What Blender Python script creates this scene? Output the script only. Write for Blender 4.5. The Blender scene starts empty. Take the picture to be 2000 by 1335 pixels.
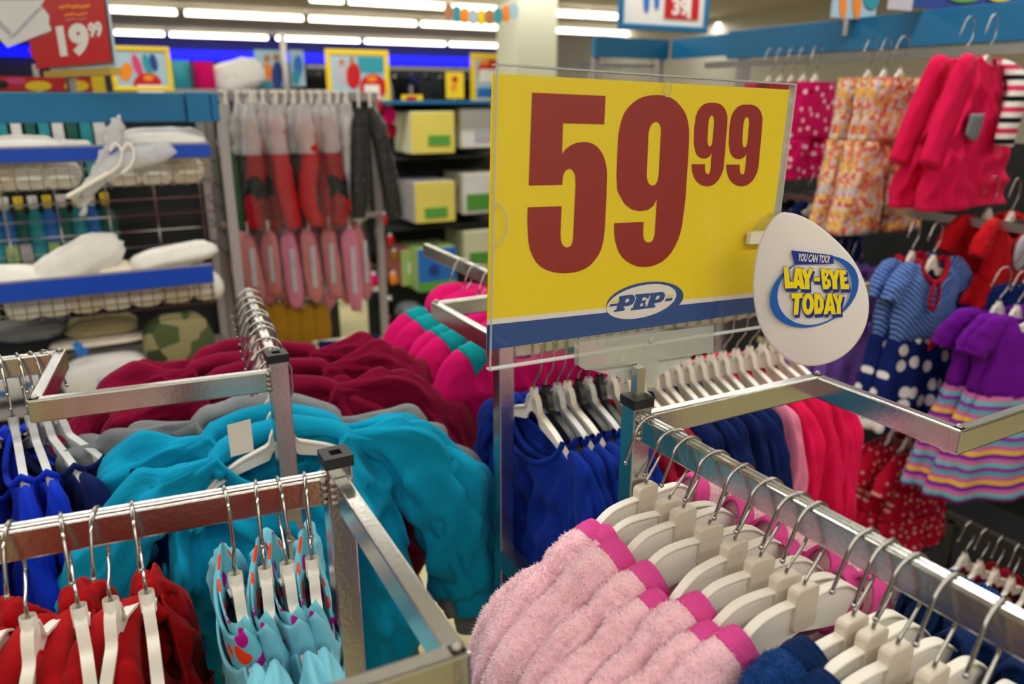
import bpy, bmesh, math, random
import numpy as np
from mathutils import Vector, Matrix
R = math.radians
C = bpy.context.scene.collection
S = bpy.context.scene

# ------------------------------------------------------------------ camera
EYE, PITCH, YAW, FPX = 1.55, R(17.5), R(28), 1500.0
cam_d = bpy.data.cameras.new('camera'); cam = bpy.data.objects.new('camera', cam_d); C.objects.link(cam)
cam.location = (0, 0, EYE); cam.rotation_euler = (R(90) - PITCH, 0, -YAW)
cam_d.sensor_width = 36; cam_d.lens = FPX * 36 / 2000; cam_d.clip_start = .05
cam_d.dof.use_dof = True; cam_d.dof.focus_distance = 0.92; cam_d.dof.aperture_fstop = 3.6
S.camera = cam
# ------------------------------------------------------------------ world, exposure, lights
w = bpy.data.worlds.new('world'); S.world = w; w.use_nodes = True
w.node_tree.nodes['Background'].inputs[0].default_value = (.8, .85, .9, 1)
w.node_tree.nodes['Background'].inputs[1].default_value = .15
S.view_settings.view_transform = 'Standard'; S.view_settings.look = 'None'
S.view_settings.gamma = 1; S.view_settings.use_curve_mapping = False
S.view_settings.exposure = 0.45
ROOF = 2.80; LAMP_Z = 2.70
LAMP_POWER = 62
def strip(x, y, lx, ly, power):      # one row of fluorescent battens above and behind the camera, run along X
    l = bpy.data.lights.new('batten_row', 'AREA'); l.shape = 'RECTANGLE'; l.size = lx; l.size_y = ly; l.energy = power
    l.color = (1, .97, .90)
    o = bpy.data.objects.new('batten_row', l); C.objects.link(o); o.location = (x, y, LAMP_Z)
for yy in (-3.2, -.9, 1.4, 3.7, 6.0, 8.3):
    strip(1.0, yy, 9, .14, LAMP_POWER)

# ------------------------------------------------------------------ pixel -> point helpers (2000x1335 frame)
fwv = Vector((math.sin(YAW), math.cos(YAW), 0)); rtv = Vector((math.cos(YAW), -math.sin(YAW), 0)); upv = Vector((0, 0, 1))
cfv = fwv * math.cos(PITCH) - upv * math.sin(PITCH); cdv = -upv * math.cos(PITCH) - fwv * math.sin(PITCH)
EYEV = Vector((0, 0, EYE))
def ray(u, v): return cfv + rtv * ((u - 1000) / FPX) + cdv * ((v - 667.5) / FPX)
def at_z(u, v, z): r = ray(u, v); return EYEV + r * ((z - EYE) / r.z)
def at_y(u, v, y): r = ray(u, v); return EYEV + r * (y / r.y)
def at_x(u, v, x): r = ray(u, v); return EYEV + r * (x / r.x)
def at_d(u, v, d): return EYEV + ray(u, v) * d
def at_plane(u, v, p, n): r = ray(u, v); return EYEV + r * ((p - EYEV).dot(n) / r.dot(n))

# ------------------------------------------------------------------ materials
def lin(h):
    h = h.lstrip('#'); o = []
    for i in (0, 2, 4):
        c = int(h[i:i + 2], 16) / 255; o.append(c / 12.92 if c <= .04045 else ((c + .055) / 1.055) ** 2.4)
    return (*o, 1)
M = {}
def mat(name, col, rough=.5, metal=0, spec=.5, sheen=0, bump=0, bscale=200, vary=0, vscale=8, coat=0, stretch=None, emit=0, trans=0, alpha=1):
    m = bpy.data.materials.new(name); m.use_nodes = True; nt = m.node_tree; b = nt.nodes['Principled BSDF']
    col = lin(col) if isinstance(col, str) else col
    b.inputs['Base Color'].default_value = col; b.inputs['Roughness'].default_value = rough
    b.inputs['Metallic'].default_value = metal; b.inputs['Specular IOR Level'].default_value = spec
    b.inputs['Sheen Weight'].default_value = sheen; b.inputs['Sheen Roughness'].default_value = .4
    b.inputs['Coat Weight'].default_value = coat
    if sheen: b.inputs['Sheen Tint'].default_value = [min(1, c * .6 + .3) for c in col[:3]] + [1]
    if alpha < 1: b.inputs['Alpha'].default_value = alpha
    if trans: b.inputs['Transmission Weight'].default_value = trans
    if emit: b.inputs['Emission Color'].default_value = col; b.inputs['Emission Strength'].default_value = emit
    tc = nt.nodes.new('ShaderNodeTexCoord'); src = tc.outputs['Object']
    if stretch:
        mp = nt.nodes.new('ShaderNodeMapping'); mp.inputs['Scale'].default_value = stretch; nt.links.new(src, mp.inputs[0]); src = mp.outputs[0]
    if vary:
        n = nt.nodes.new('ShaderNodeTexNoise'); n.inputs['Scale'].default_value = vscale; n.inputs['Detail'].default_value = 4; nt.links.new(src, n.inputs[0])
        mx = nt.nodes.new('ShaderNodeMix'); mx.data_type = 'RGBA'; mx.inputs['A'].default_value = [c * (1 - vary) for c in col[:3]] + [1]
        mx.inputs['B'].default_value = [min(1, c * (1 + vary)) for c in col[:3]] + [1]
        nt.links.new(n.outputs[0], mx.inputs['Factor']); nt.links.new(mx.outputs['Result'], b.inputs['Base Color'])
    if bump:
        n2 = nt.nodes.new('ShaderNodeTexNoise'); n2.inputs['Scale'].default_value = bscale; n2.inputs['Detail'].default_value = 3; nt.links.new(src, n2.inputs[0])
        bp = nt.nodes.new('ShaderNodeBump'); bp.inputs['Strength'].default_value = bump; bp.inputs['Distance'].default_value = .004
        nt.links.new(n2.outputs[0], bp.inputs['Height']); nt.links.new(bp.outputs[0], b.inputs['Normal'])
    M[name] = m; return m
def fab(name, col, sheen=.12, bump=.25, bscale=500, vary=.12):
    return mat(name, col, rough=.9, spec=.12, sheen=sheen, bump=bump, bscale=bscale, vary=vary, vscale=25)
def pattern(name, base, kind, cols, scale=30, thr=.3, rough=.85):
    """print on fabric, in the garment's own coordinates: dots, stripes, floral patches"""
    m = bpy.data.materials.new(name); m.use_nodes = True; nt = m.node_tree; b = nt.nodes['Principled BSDF']
    b.inputs['Roughness'].default_value = rough; b.inputs['Specular IOR Level'].default_value = .15
    tc = nt.nodes.new('ShaderNodeTexCoord'); L = nt.links
    def ramp(stops, src, const=True):
        r = nt.nodes.new('ShaderNodeValToRGB'); r.color_ramp.interpolation = 'CONSTANT' if const else 'LINEAR'
        e = r.color_ramp.elements
        while len(e) < len(stops): e.new(.5)
        for el, (p, c) in zip(e, stops): el.position = p; el.color = lin(c)
        L.new(src, r.inputs[0]); return r.outputs[0]
    mp = nt.nodes.new('ShaderNodeMapping'); L.new(tc.outputs['Object'], mp.inputs[0])
    if kind == 'dots':
        mp.inputs['Rotation'].default_value = (R(90), 0, 0)
        v = nt.nodes.new('ShaderNodeTexVoronoi'); v.voronoi_dimensions = '2D'; v.inputs['Scale'].default_value = scale; v.inputs['Randomness'].default_value = .75
        L.new(mp.outputs[0], v.inputs[0]); out = ramp([(0, cols[0]), (thr, base)], v.outputs['Distance'])
    elif kind == 'hearts':
        mp.inputs['Scale'].default_value = (1, 1, 1)
        v = nt.nodes.new('ShaderNodeTexVoronoi'); v.inputs['Scale'].default_value = scale; v.inputs['Randomness'].default_value = .8; L.new(mp.outputs[0], v.inputs[0])
        c1 = ramp([(0, cols[0]), (.45, cols[1]), (.7, cols[2])], v.outputs['Color'])
        f = ramp([(0, '#ffffff'), (thr, '#000000')], v.outputs['Distance'])
        mx = nt.nodes.new('ShaderNodeMix'); mx.data_type = 'RGBA'; mx.inputs['A'].default_value = lin(base)
        L.new(f, mx.inputs['Factor']); L.new(c1, mx.inputs['B']); out = mx.outputs['Result']
    elif kind == 'floral':
        v = nt.nodes.new('ShaderNodeTexVoronoi'); v.inputs['Scale'].default_value = scale; v.inputs['Randomness'].default_value = 1; L.new(mp.outputs[0], v.inputs[0])
        n = len(cols); out = ramp([(i / n, c) for i, c in enumerate(cols)], v.outputs['Color'])
    elif kind in ('stripes', 'vstripes', 'chevron'):
        sp = nt.nodes.new('ShaderNodeSeparateXYZ'); L.new(mp.outputs[0], sp.inputs[0])
        src = sp.outputs['X'] if kind == 'vstripes' else sp.outputs['Z']
        if kind == 'chevron':
            ab = nt.nodes.new('ShaderNodeMath'); ab.operation = 'ABSOLUTE'; L.new(sp.outputs['X'], ab.inputs[0])
            ad = nt.nodes.new('ShaderNodeMath'); ad.operation = 'MULTIPLY_ADD'; L.new(ab.outputs[0], ad.inputs[0]); ad.inputs[1].default_value = -.8; L.new(src, ad.inputs[2]); src = ad.outputs[0]
        mu = nt.nodes.new('ShaderNodeMath'); mu.operation = 'MULTIPLY'; mu.inputs[1].default_value = scale; L.new(src, mu.inputs[0])
        fr = nt.nodes.new('ShaderNodeMath'); fr.operation = 'FRACT'; L.new(mu.outputs[0], fr.inputs[0])
        n = len(cols); out = ramp([(i / n, c) for i, c in enumerate(cols)], fr.outputs[0])
    L.new(out, b.inputs['Base Color']); M[name] = m; return m
def clear(name, tint='#ffffff', haze=.06, rough=.04, fres=1.45, crumple=0):
    """thin clear plastic: straight-through with a fresnel gloss and a little milky haze"""
    m = bpy.data.materials.new(name); m.use_nodes = True; nt = m.node_tree; nt.nodes.clear(); L = nt.links
    o = nt.nodes.new('ShaderNodeOutputMaterial'); t = nt.nodes.new('ShaderNodeBsdfTransparent'); t.inputs[0].default_value = lin(tint)
    g = nt.nodes.new('ShaderNodeBsdfGlossy'); g.inputs['Roughness'].default_value = rough
    d = nt.nodes.new('ShaderNodeBsdfDiffuse'); d.inputs[0].default_value = (.85, .86, .85, 1)
    lw = nt.nodes.new('ShaderNodeLayerWeight'); lw.inputs[0].default_value = .5
    pw = nt.nodes.new('ShaderNodeMath'); pw.operation = 'POWER'; L.new(lw.outputs['Facing'], pw.inputs[0]); pw.inputs[1].default_value = 5
    f = nt.nodes.new('ShaderNodeMath'); f.operation = 'MULTIPLY_ADD'; L.new(pw.outputs[0], f.inputs[0]); r0 = ((fres - 1) / (fres + 1)) ** 2; f.inputs[1].default_value = 1 - r0; f.inputs[2].default_value = r0
    m1 = nt.nodes.new('ShaderNodeMixShader'); m1.inputs[0].default_value = haze; L.new(t.outputs[0], m1.inputs[1]); L.new(d.outputs[0], m1.inputs[2])
    if crumple:
        tc = nt.nodes.new('ShaderNodeTexCoord'); nz = nt.nodes.new('ShaderNodeTexNoise'); nz.inputs['Scale'].default_value = 45; nz.inputs['Detail'].default_value = 4; L.new(tc.outputs['Object'], nz.inputs[0])
        bp = nt.nodes.new('ShaderNodeBump'); bp.inputs['Strength'].default_value = crumple; bp.inputs['Distance'].default_value = .02; L.new(nz.outputs[0], bp.inputs['Height']); L.new(bp.outputs[0], g.inputs['Normal'])
    m2 = nt.nodes.new('ShaderNodeMixShader'); L.new(f.outputs[0], m2.inputs[0]); L.new(m1.outputs[0], m2.inputs[1]); L.new(g.outputs[0], m2.inputs[2])
    L.new(m2.outputs[0], o.inputs[0]); M[name] = m; return m

mat('steel', '#c9c8c4', rough=.22, metal=1, bump=.05, bscale=60, stretch=(3, 3, 3), vary=.10, vscale=9)
mat('wire', '#b4b2ae', rough=.16, metal=1)
mat('weld', '#a9a29a', rough=.38, metal=1, bump=.5, bscale=300)
mat('black_plastic', '#17181a', rough=.5, bump=.1, bscale=300)
mat('white_plastic', '#efe9df', rough=.42, bump=.03, bscale=120)
mat('tab_plastic', '#d9cdbd', rough=.35, vary=.06, vscale=40)
mat('black_hanger', '#1b1b1e', rough=.4)
mat('grey_hanger', '#cfd0d2', rough=.4)
clear('acrylic', haze=.006, fres=1.36); clear('acrylic_edge', '#d8ddd6', haze=.45, rough=.15); clear('bracket', '#e6e8da', haze=.36, rough=.2, fres=1.6)
clear('film', '#f8f8fa', haze=.02, rough=.08, fres=1.5, crumple=.8); clear('film_white', '#f8eef2', haze=.45, rough=.1, fres=1.55, crumple=.8); clear('film_milky', '#f0eef4', haze=.5, rough=.12, fres=1.5, crumple=.6)
mat('sign_yellow', '#f2d600', rough=.45); mat('sign_red', '#960408', rough=.45); mat('sign_white', '#e9e2dc', rough=.5); mat('sign_blue', '#02438f', rough=.45)
mat('egg_white', '#efe9e7', rough=.24, coat=.4); mat('egg_navy', '#0a2f9c', rough=.4); mat('egg_blue', '#0a5fc0', rough=.4); mat('egg_yellow', '#ffe600', rough=.4)
mat('teal_paint', '#056a9e', rough=.45); mat('price_blue', '#0b44b8', rough=.4); mat('grey_paint', '#9a9496', rough=.5); mat('dark_panel', '#202326', rough=.8)
mat('floor_tile', '#d8cf9c', rough=.28, vary=.05, vscale=3); mat('grout', '#a39a70', rough=.8)
mat('ceiling_paint', '#d6cfc2', rough=.9, vary=.03, vscale=2); mat('wall_paint', '#cfcabc', rough=.85); mat('indigo', '#2b2f8c', rough=.7); mat('pillar_paint', '#d2d2bd', rough=.7)
mat('wall_grey', '#5a5b66', rough=.85)
mat('neon_blue', '#0a10ff', emit=1.0); mat('tube_glow', '#fff6e2', emit=5)
fab('turquoise', '#0a98c2'); fab('burgundy', '#7a0630'); fab('grey_marl', '#7d8186', vary=.3); fab('royal', '#0a30c0'); fab('navy', '#0b1d52'); fab('deep_blue', '#0b2a8a')
fab('red', '#a0060f'); fab('red_dark', '#8c0612'); fab('magenta', '#d40f6c'); fab('hot_pink', '#d8144f'); fab('light_pink', '#dd7fa0'); fab('teal_panel', '#0d97a0'); fab('crimson', '#9a0c2c')
fab('ice_blue', '#79c2d6'); fab('charcoal', '#1f2126'); fab('white_cloth', '#ece9e4', bump=.1); fab('cream_cloth', '#e2d8c8'); fab('lavender', '#7a54b4'); fab('purple', '#6a1092'); fab('mustard', '#9a6f1c')
fab('green_plush', '#3f9a4a'); fab('black_cloth', '#0a0a0c', sheen=0); fab('dusty_pink', '#cf7c80'); fab('deep_red', '#c01220'); fab('khaki', '#a59a78'); fab('trim_red', '#a50f25')
fab('pink_fleece', '#f9c6d1', sheen=.5, bump=.5, bscale=350, vary=.08); fab('fleece_tip', '#ffdde5', sheen=.6, bump=0); fab('trim_pink', '#d94c96'); fab('navy_fleece', '#10356f', sheen=.4, bump=.5, bscale=350); fab('navy_tip', '#174a8e', sheen=.4, bump=0)
fab('navy_trim', '#0a2350'); fab('plum', '#4b2a5c')
pattern('hearts', '#6fc0d2', 'hearts', ['#f0451f', '#b3128c', '#e83a24'], scale=38, thr=.42)
pattern('pink_dots', '#c30c5c', 'dots', ['#f2c6d8'], scale=22, thr=.17)
pattern('navy_dots', '#0c1f63', 'dots', ['#e6e3ea'], scale=15, thr=.27)
pattern('red_dots', '#c60f36', 'dots', ['#f0b9b4'], scale=38, thr=.17)
pattern('floral', '#e9a26a', 'floral', ['#d9705e', '#e8a66c', '#e08270', '#ecd0b6', '#c9c4c6', '#e6b85e', '#cf6054', '#e09080'], scale=66)
pattern('blue_stripe', '#1b3f8f', 'chevron', ['#26499c', '#26499c', '#86a6da'], scale=62)
pattern('sleeve_stripe', '#222', 'stripes', ['#17181c', '#e9e4e2', '#d83a68', '#e9e4e2'], scale=17)
pattern('candy_stripe', '#6fb3c4', 'stripes', ['#6fb0bf', '#c46aa0', '#7a2a9a', '#e6b43c', '#c46aa0', '#5a9fb4', '#8a3aa0'], scale=11)
pattern('camo', '#7d7a58', 'floral', ['#a59f82', '#4d5638', '#8a8460', '#38422c'], scale=16)
pattern('blue_print', '#d8dadc', 'dots', ['#2c7bc0'], scale=16, thr=.2)

# ------------------------------------------------------------------ mesh building
class MB:
    def __init__(s): s.v = []; s.f = []
    def add(s, vs, fs):
        o = len(s.v); s.v += [tuple(p) for p in vs]; s.f += [tuple(i + o for i in f) for f in fs]; return s
    def box(s, c, d, m=None):
        vs = [Vector(((i & 1) - .5, ((i >> 1) & 1) - .5, ((i >> 2) & 1) - .5)) for i in range(8)]
        vs = [Vector((p.x * d[0], p.y * d[1], p.z * d[2])) for p in vs]
        if m is not None: vs = [m @ p for p in vs]
        return s.add([p + Vector(c) for p in vs], [(0, 2, 3, 1), (4, 5, 7, 6), (0, 1, 5, 4), (2, 6, 7, 3), (0, 4, 6, 2), (1, 3, 7, 5)])
    def beam(s, a, b, wd, ht):          # square tube from a to b, ht vertical, top face through a,b
        a, b = Vector(a), Vector(b); d = b - a; l = d.length; d.normalize()
        side = d.cross(upv).normalized() if abs(d.z) < .9 else Vector((1, 0, 0)); u2 = side.cross(d)
        m = Matrix((d, side, u2)).transposed()
        return s.box((a + b) / 2 - u2 * ht / 2, (l, wd, ht), m)
    def tube(s, path, r, n=8, caps=True, flat=None):
        P = [Vector(p) for p in path]; k = len(P); rr = r if isinstance(r, (list, tuple)) else [r] * k
        t0 = (P[1] - P[0]).normalized(); up = Vector((0, 1, 0)) if abs(t0.y) < .9 else Vector((1, 0, 0))
        nrm = (up - t0 * up.dot(t0)).normalized(); vs = []
        for i in range(k):
            t = (P[min(i + 1, k - 1)] - P[max(i - 1, 0)]).normalized(); nrm = (nrm - t * nrm.dot(t)).normalized(); b = t.cross(nrm)
            for j in range(n):
                a = 2 * math.pi * j / n; vs.append(P[i] + nrm * math.cos(a) * rr[i] * (flat or 1) + b * math.sin(a) * rr[i])
        fs = [(i * n + j, i * n + (j + 1) % n, (i + 1) * n + (j + 1) % n, (i + 1) * n + j) for i in range(k - 1) for j in range(n)]
        if caps: fs += [tuple(range(n))[::-1], tuple(range((k - 1) * n, k * n))]
        return s.add(vs, fs)
    def grid(s, nu, nv, fn, wrap=False):
        vs = [fn(i / (nu if wrap else nu - 1), j / (nv - 1)) for j in range(nv) for i in range(nu)]
        m = nu if wrap else nu - 1
        return s.add(vs, [(j * nu + i, j * nu + (i + 1) % nu, (j + 1) * nu + (i + 1) % nu, (j + 1) * nu + i) for j in range(nv - 1) for i in range(m)])
    def ball(s, c, r, nu=12, nv=8, sc=(1, 1, 1)):
        c = Vector(c)
        return s.grid(nu, nv, lambda u, v: c + Vector((r * sc[0] * math.cos(2 * math.pi * u) * math.sin(math.pi * v), r * sc[1] * math.sin(2 * math.pi * u) * math.sin(math.pi * v), r * sc[2] * math.cos(math.pi * v))), True)
    def mesh(s, name, m=None, smooth=False):
        me = bpy.data.meshes.new(name); me.from_pydata(s.v, [], s.f); me.update()
        bm = bmesh.new(); bm.from_mesh(me); bmesh.ops.recalc_face_normals(bm, faces=bm.faces); bm.to_mesh(me); bm.free()
        if m: me.materials.append(M[m])
        if smooth: me.polygons.foreach_set('use_smooth', [True] * len(me.polygons))
        return me
    def build(s, name, m, parent=None, smooth=False, bevel=0, solid=0):
        return put(name, s.mesh(name, m, smooth), parent, bevel=bevel, solid=solid)
def put(name, me, parent=None, loc=None, rotz=0, bevel=0, solid=0, m=None):
    o = bpy.data.objects.new(name, me); C.objects.link(o); o.parent = parent
    if loc is not None: o.location = loc
    if rotz: o.rotation_euler.z = rotz
    if bevel:
        b = o.modifiers.new('bevel', 'BEVEL'); b.width = bevel; b.segments = 2; b.limit_method = 'ANGLE'
    if solid:
        b = o.modifiers.new('solid', 'SOLIDIFY'); b.thickness = solid; b.offset = -1
    if m:
        if len(me.materials) == 0: me.materials.append(None)
        o.material_slots[0].link = 'OBJECT'; o.material_slots[0].material = M[m]
    return o
def tag(o, label=None, cat=None, group=None, kind=None):
    if label: o['label'] = label
    if cat: o['category'] = cat
    if group: o['group'] = group
    if kind: o['kind'] = kind
    return o
def thing(name, label, cat, loc=(0, 0, 0), rotz=0, group=None):
    o = bpy.data.objects.new(name, None); C.objects.link(o); o.empty_display_size = .05
    o.location = loc; o.rotation_euler.z = rotz; return tag(o, label, cat, group)
def smooth_path(pts, n=6):
    P = [Vector(p) for p in pts]; P = [P[0] * 2 - P[1]] + P + [P[-1] * 2 - P[-2]]; out = []
    for i in range(1, len(P) - 2):
        for k in range(n):
            t = k / n; a, b, c, d = P[i - 1:i + 3]
            out.append(.5 * ((2 * b) + (c - a) * t + (2 * a - 5 * b + 4 * c - d) * t * t + (3 * b - a - 3 * c + d) * t ** 3))
    out.append(P[-2]); return out
def interp(xs, ys, x): return float(np.interp(x, xs, ys))
def sm(a, b, x):
    t = max(0, min(1, (x - a) / (b - a))); return t * t * (3 - 2 * t)
def flat_shape(loops, th=.0002):
    """filled 2D outline (first loop outer, further loops holes or islands) as a thin mesh in local XY"""
    cu = bpy.data.curves.new('shape', 'CURVE'); cu.dimensions = '2D'; cu.fill_mode = 'BOTH'; cu.extrude = th
    for lp in loops:
        sp = cu.splines.new('POLY'); sp.points.add(len(lp) - 1); sp.use_cyclic_u = True
        for p, q in zip(sp.points, lp): p.co = (q[0], q[1], 0, 1)
    ob = bpy.data.objects.new('shape', cu); me = bpy.data.meshes.new_from_object(ob)
    bpy.data.objects.remove(ob); return me
def text_mesh(body, bold=.02, th=.0002, sx=1.0):
    cu = bpy.data.curves.new('text', 'FONT'); cu.body = body; cu.size = 1; cu.offset = bold; cu.extrude = th; cu.align_x = 'CENTER'; cu.align_y = 'CENTER'; cu.resolution_u = 4
    ob = bpy.data.objects.new('text', cu); me = bpy.data.meshes.new_from_object(ob); bpy.data.objects.remove(ob)
    co = np.empty(len(me.vertices) * 3); me.vertices.foreach_get('co', co); co = co.reshape(-1, 3)
    mn, mxx = co.min(0), co.max(0); co[:, :2] = (co[:, :2] - (mn + mxx)[:2] / 2) / (mxx - mn)[:2]     # unit box
    me.vertices.foreach_set('co', co.ravel()); me.update(); return me
def on_plane(me, name, m, parent, mtx):
    me.materials.clear(); me.materials.append(M[m]); me.transform(mtx); me.update(); return put(name, me, parent)
def ell(cx, cy, a, b, ang=0, n=48):
    c, s_ = math.cos(R(ang)), math.sin(R(ang))
    return [(cx + a * math.cos(t) * c - b * math.sin(t) * s_, cy + a * math.cos(t) * s_ + b * math.sin(t) * c) for t in [2 * math.pi * i / n for i in range(n)]]
def rrect(x0, y0, x1, y1, r, n=4):
    out = []
    for cx, cy, a0 in ((x1 - r, y1 - r, 0), (x0 + r, y1 - r, 90), (x0 + r, y0 + r, 180), (x1 - r, y0 + r, 270)):
        out += [(cx + r * math.cos(R(a0 + 90 * i / n)), cy + r * math.sin(R(a0 + 90 * i / n))) for i in range(n + 1)]
    return out
ORD = 'first second third fourth fifth sixth seventh eighth ninth tenth eleventh twelfth thirteenth fourteenth fifteenth sixteenth seventeenth eighteenth nineteenth twentieth'.split()
# ------------------------------------------------------------------ the setting
def struct(name, mb, m, parent=None):
    o = mb.build(name, m, parent)
    if parent is None: o['kind'] = 'structure'
    return o
X0, X1, Y0, Y1 = -8.0, 9.0, -4.5, 17.5
floor = struct('floor', MB().box(((X0 + X1) / 2, (Y0 + Y1) / 2, -.055), (X1 - X0, Y1 - Y0, .1)), 'grout')
tile_me = MB().box((0, 0, 0), (.327, .327, .006)).mesh('floor_tile', 'floor_tile')
for i in range(17):
    for j in range(17): put('floor_tile', tile_me, floor, (-1.2 + .33 * i, 1.0 + .33 * j, -.003))
struct('ceiling', MB().box(((X0 + X1) / 2, (Y0 + Y1) / 2, ROOF + .05), (X1 - X0, Y1 - Y0, .1)), 'ceiling_paint')
wb = struct('wall_back', MB().box(((X0 + X1) / 2, Y1 + .05, ROOF / 2), (X1 - X0, .1, ROOF)), 'wall_grey')
zb0, zb1 = at_y(600, 122, Y1 - .1).z, at_y(600, 104, Y1 - .1).z
struct('trim_1', MB().box(((X0 + X1) / 2, Y1 - .04, (zb1 + ROOF) / 2), (X1 - X0, .08, ROOF - zb1)), 'indigo')
neon = MB().box(((X0 + X1) / 2, Y1 - .072, (zb0 + zb1) / 2), (X1 - X0 - .2, .13, zb1 - zb0)).build('lit_fascia', 'neon_blue')
tag(neon, 'glowing blue fascia strip along the far wall', 'light strip')
struct('wall_left', MB().box((X0 - .05, (Y0 + Y1) / 2, ROOF / 2), (.1, Y1 - Y0, ROOF)), 'wall_paint')
struct('wall_right', MB().box((X1 + .05, (Y0 + Y1) / 2, ROOF / 2), (.1, Y1 - Y0, ROOF)), 'wall_paint')
struct('wall_front', MB().box(((X0 + X1) / 2, Y0 - .05, ROOF / 2), (X1 - X0, .1, ROOF)), 'wall_paint')
px0, px1 = at_y(1010, 60, 6.2).x, at_y(1088, 60, 6.2).x
struct('pillar', MB().box(((px0 + px1) / 2, 6.2 + .19, ROOF / 2), (px1 - px0, .38, ROOF)), 'pillar_paint')
# ceiling battens in view, three rows
k = 0
rows = {10.0: [(610, 672), (686, 868), (882, 985), (1086, 1142), (1148, 1206), (1212, 1262), (1450, 1583)],
        12.4: [(210, 347), (365, 592), (606, 812), (824, 985), (1086, 1178), (1183, 1297), (1385, 1432), (1440, 1495)],
        16.5: [(222, 318), (330, 520), (538, 700), (712, 868), (878, 985), (1086, 1150), (1160, 1225)]}
for yy, segs in rows.items():
    wide = {10.0: 'nearest', 12.4: 'middle', 16.5: 'far'}[yy]
    for q, (ua, ub) in enumerate(segs):
        xa, xb = at_y(ua, 50, yy).x, at_y(ub, 50, yy).x
        t = thing('ceiling_light', f'fluorescent ceiling batten, {ORD[q]} from the left in the {wide} visible row', 'light', ((xa + xb) / 2, yy, ROOF), 0, 'fluorescent battens on the ceiling')
        L_ = xb - xa
        MB().box((0, 0, -.03), (L_, .06, .04)).box((0, 0, -.0), (.03, .03, .01)).build('housing', 'white_plastic', t)
        MB().tube([(-L_ / 2, 0, -.095), (L_ / 2, 0, -.095)], .035, 8).build('tube', 'tube_glow', t, True)
    xa, xb = at_y(segs[0][0], 50, yy).x, at_y(segs[-1][1], 50, yy).x
    strip((xa + xb) / 2, yy, xb - xa, .08, 45)

# ------------------------------------------------------------------ pinwheel clothes rack
RZ = 1.18
PP, P2, P3, PM = Vector((.550, .706, 0)), Vector((.178, .724, 0)), Vector((.193, 1.088, 0)), Vector((.545, 1.055, 0))
def V3(x, y, z=RZ): return Vector((x, y, z))
rack = thing('clothes_rack', 'shiny metal four-arm pinwheel clothes rack under the yellow price sign', 'clothes rack', (.365, .89, 0))
def rk(mb, name, m, **k_):
    o = mb.build(name, m, rack, **k_); o.location = -rack.location; return o
PW = .027
for p in (PP, P2, P3, PM):
    rk(MB().box((p.x, p.y, .597), (PW, PW, 1.194)), 'post', 'steel', bevel=.002)
    cp = MB()
    for dx, dy, wx, wy in ((-.0105, 0, .009, .030), (.0105, 0, .009, .030), (0, -.0105, .012, .009), (0, .0105, .012, .009)): cp.box((p.x + dx, p.y + dy, 1.197), (wx, wy, .012))
    cp.box((p.x, p.y, 1.192), (.014, .014, .002))
    rk(cp, 'cap', 'black_plastic')
    fm = MB()
    for dx in (-.03, .03): fm.box((p.x + dx * .2, p.y, .012), (.06, .03, .024))
    rk(fm, 'foot', 'black_plastic')
arms = {'P': [PP + V3(.013, -.004), V3(.860, .699), V3(.860, .490), V3(1.30, .50)],
        'P2': [P2 + V3(0, -.013), V3(.178, .418), V3(-.060, .425), V3(-.060, .16)],
        'P3': [P3 + V3(-.013, -.004), V3(-.112, 1.113), V3(-.088, 1.325), V3(-.62, 1.345)],
        'M': [PM + V3(0, .013), V3(.542, 1.330), V3(.752, 1.333), V3(.760, 1.92)]}
rails = {'P': (PP + V3(.002, -.013), V3(.576, .06)), 'P2': (P2 + V3(-.013, .002), V3(-.46, .795)),
         'P3': (P3 + V3(.001, .013), V3(.243, 1.62)), 'M': (PM + V3(.013, 0), V3(1.42, 1.055))}
for kx, pts in arms.items():
    for i, (a, b) in enumerate(zip(pts[:-1], pts[1:])):
        d = (b - a).normalized() * .008
        rk(MB().beam(a - (d if i else d * 0), b + d, .016, .032), 'arm', 'steel', bevel=.0025)
    for q in pts[1:3]: rk(MB().ball((q.x, q.y, RZ + .001), .0045), 'weld_bead', 'weld', smooth=True)
    wm = MB()
    for dz in (.004, .012, .02, .027):
        n = (pts[1] - pts[0]).normalized(); sd = n.cross(upv)
        for s_ in (-1, 1): wm.ball(pts[0] + sd * s_ * .0085 - upv * dz + n * .002, .0042)
    a, b = rails[kx]; n = (b - a).normalized(); sd = n.cross(upv)
    for dz in (.004, .012, .02, .028):
        for s_ in (-1, 1): wm.ball(a + sd * s_ * .0085 - upv * dz + n * .002, .0042)
    rk(wm, 'weld_bead', 'weld', smooth=True)
for kx, (a, b) in rails.items():
    rk(MB().beam(a, b, .016, .032), 'rail', 'steel', bevel=.0025)
    d = (b - a).normalized(); sd = d.cross(upv)
    rk(MB().beam(a + sd * .003 + upv * .0012, b + sd * .003 + upv * .0012, .005, .002).beam(a - sd * .004 + upv * .0012, b - sd * .004 + upv * .0012, .004, .002), 'rail_ridge', 'steel')
for a, b, hz in ((PP, P2, .45), (P2, P3, .80), (P3, PM, .45), (PM, PP, .80)):
    rk(MB().beam(a + V3(0, 0, hz), b + V3(0, 0, hz), .026, .04), 'lower_frame_bar', 'steel')
    rk(MB().beam(a + V3(0, 0, .12), b + V3(0, 0, .12), .026, .04), 'lower_frame_bar', 'steel')

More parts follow.
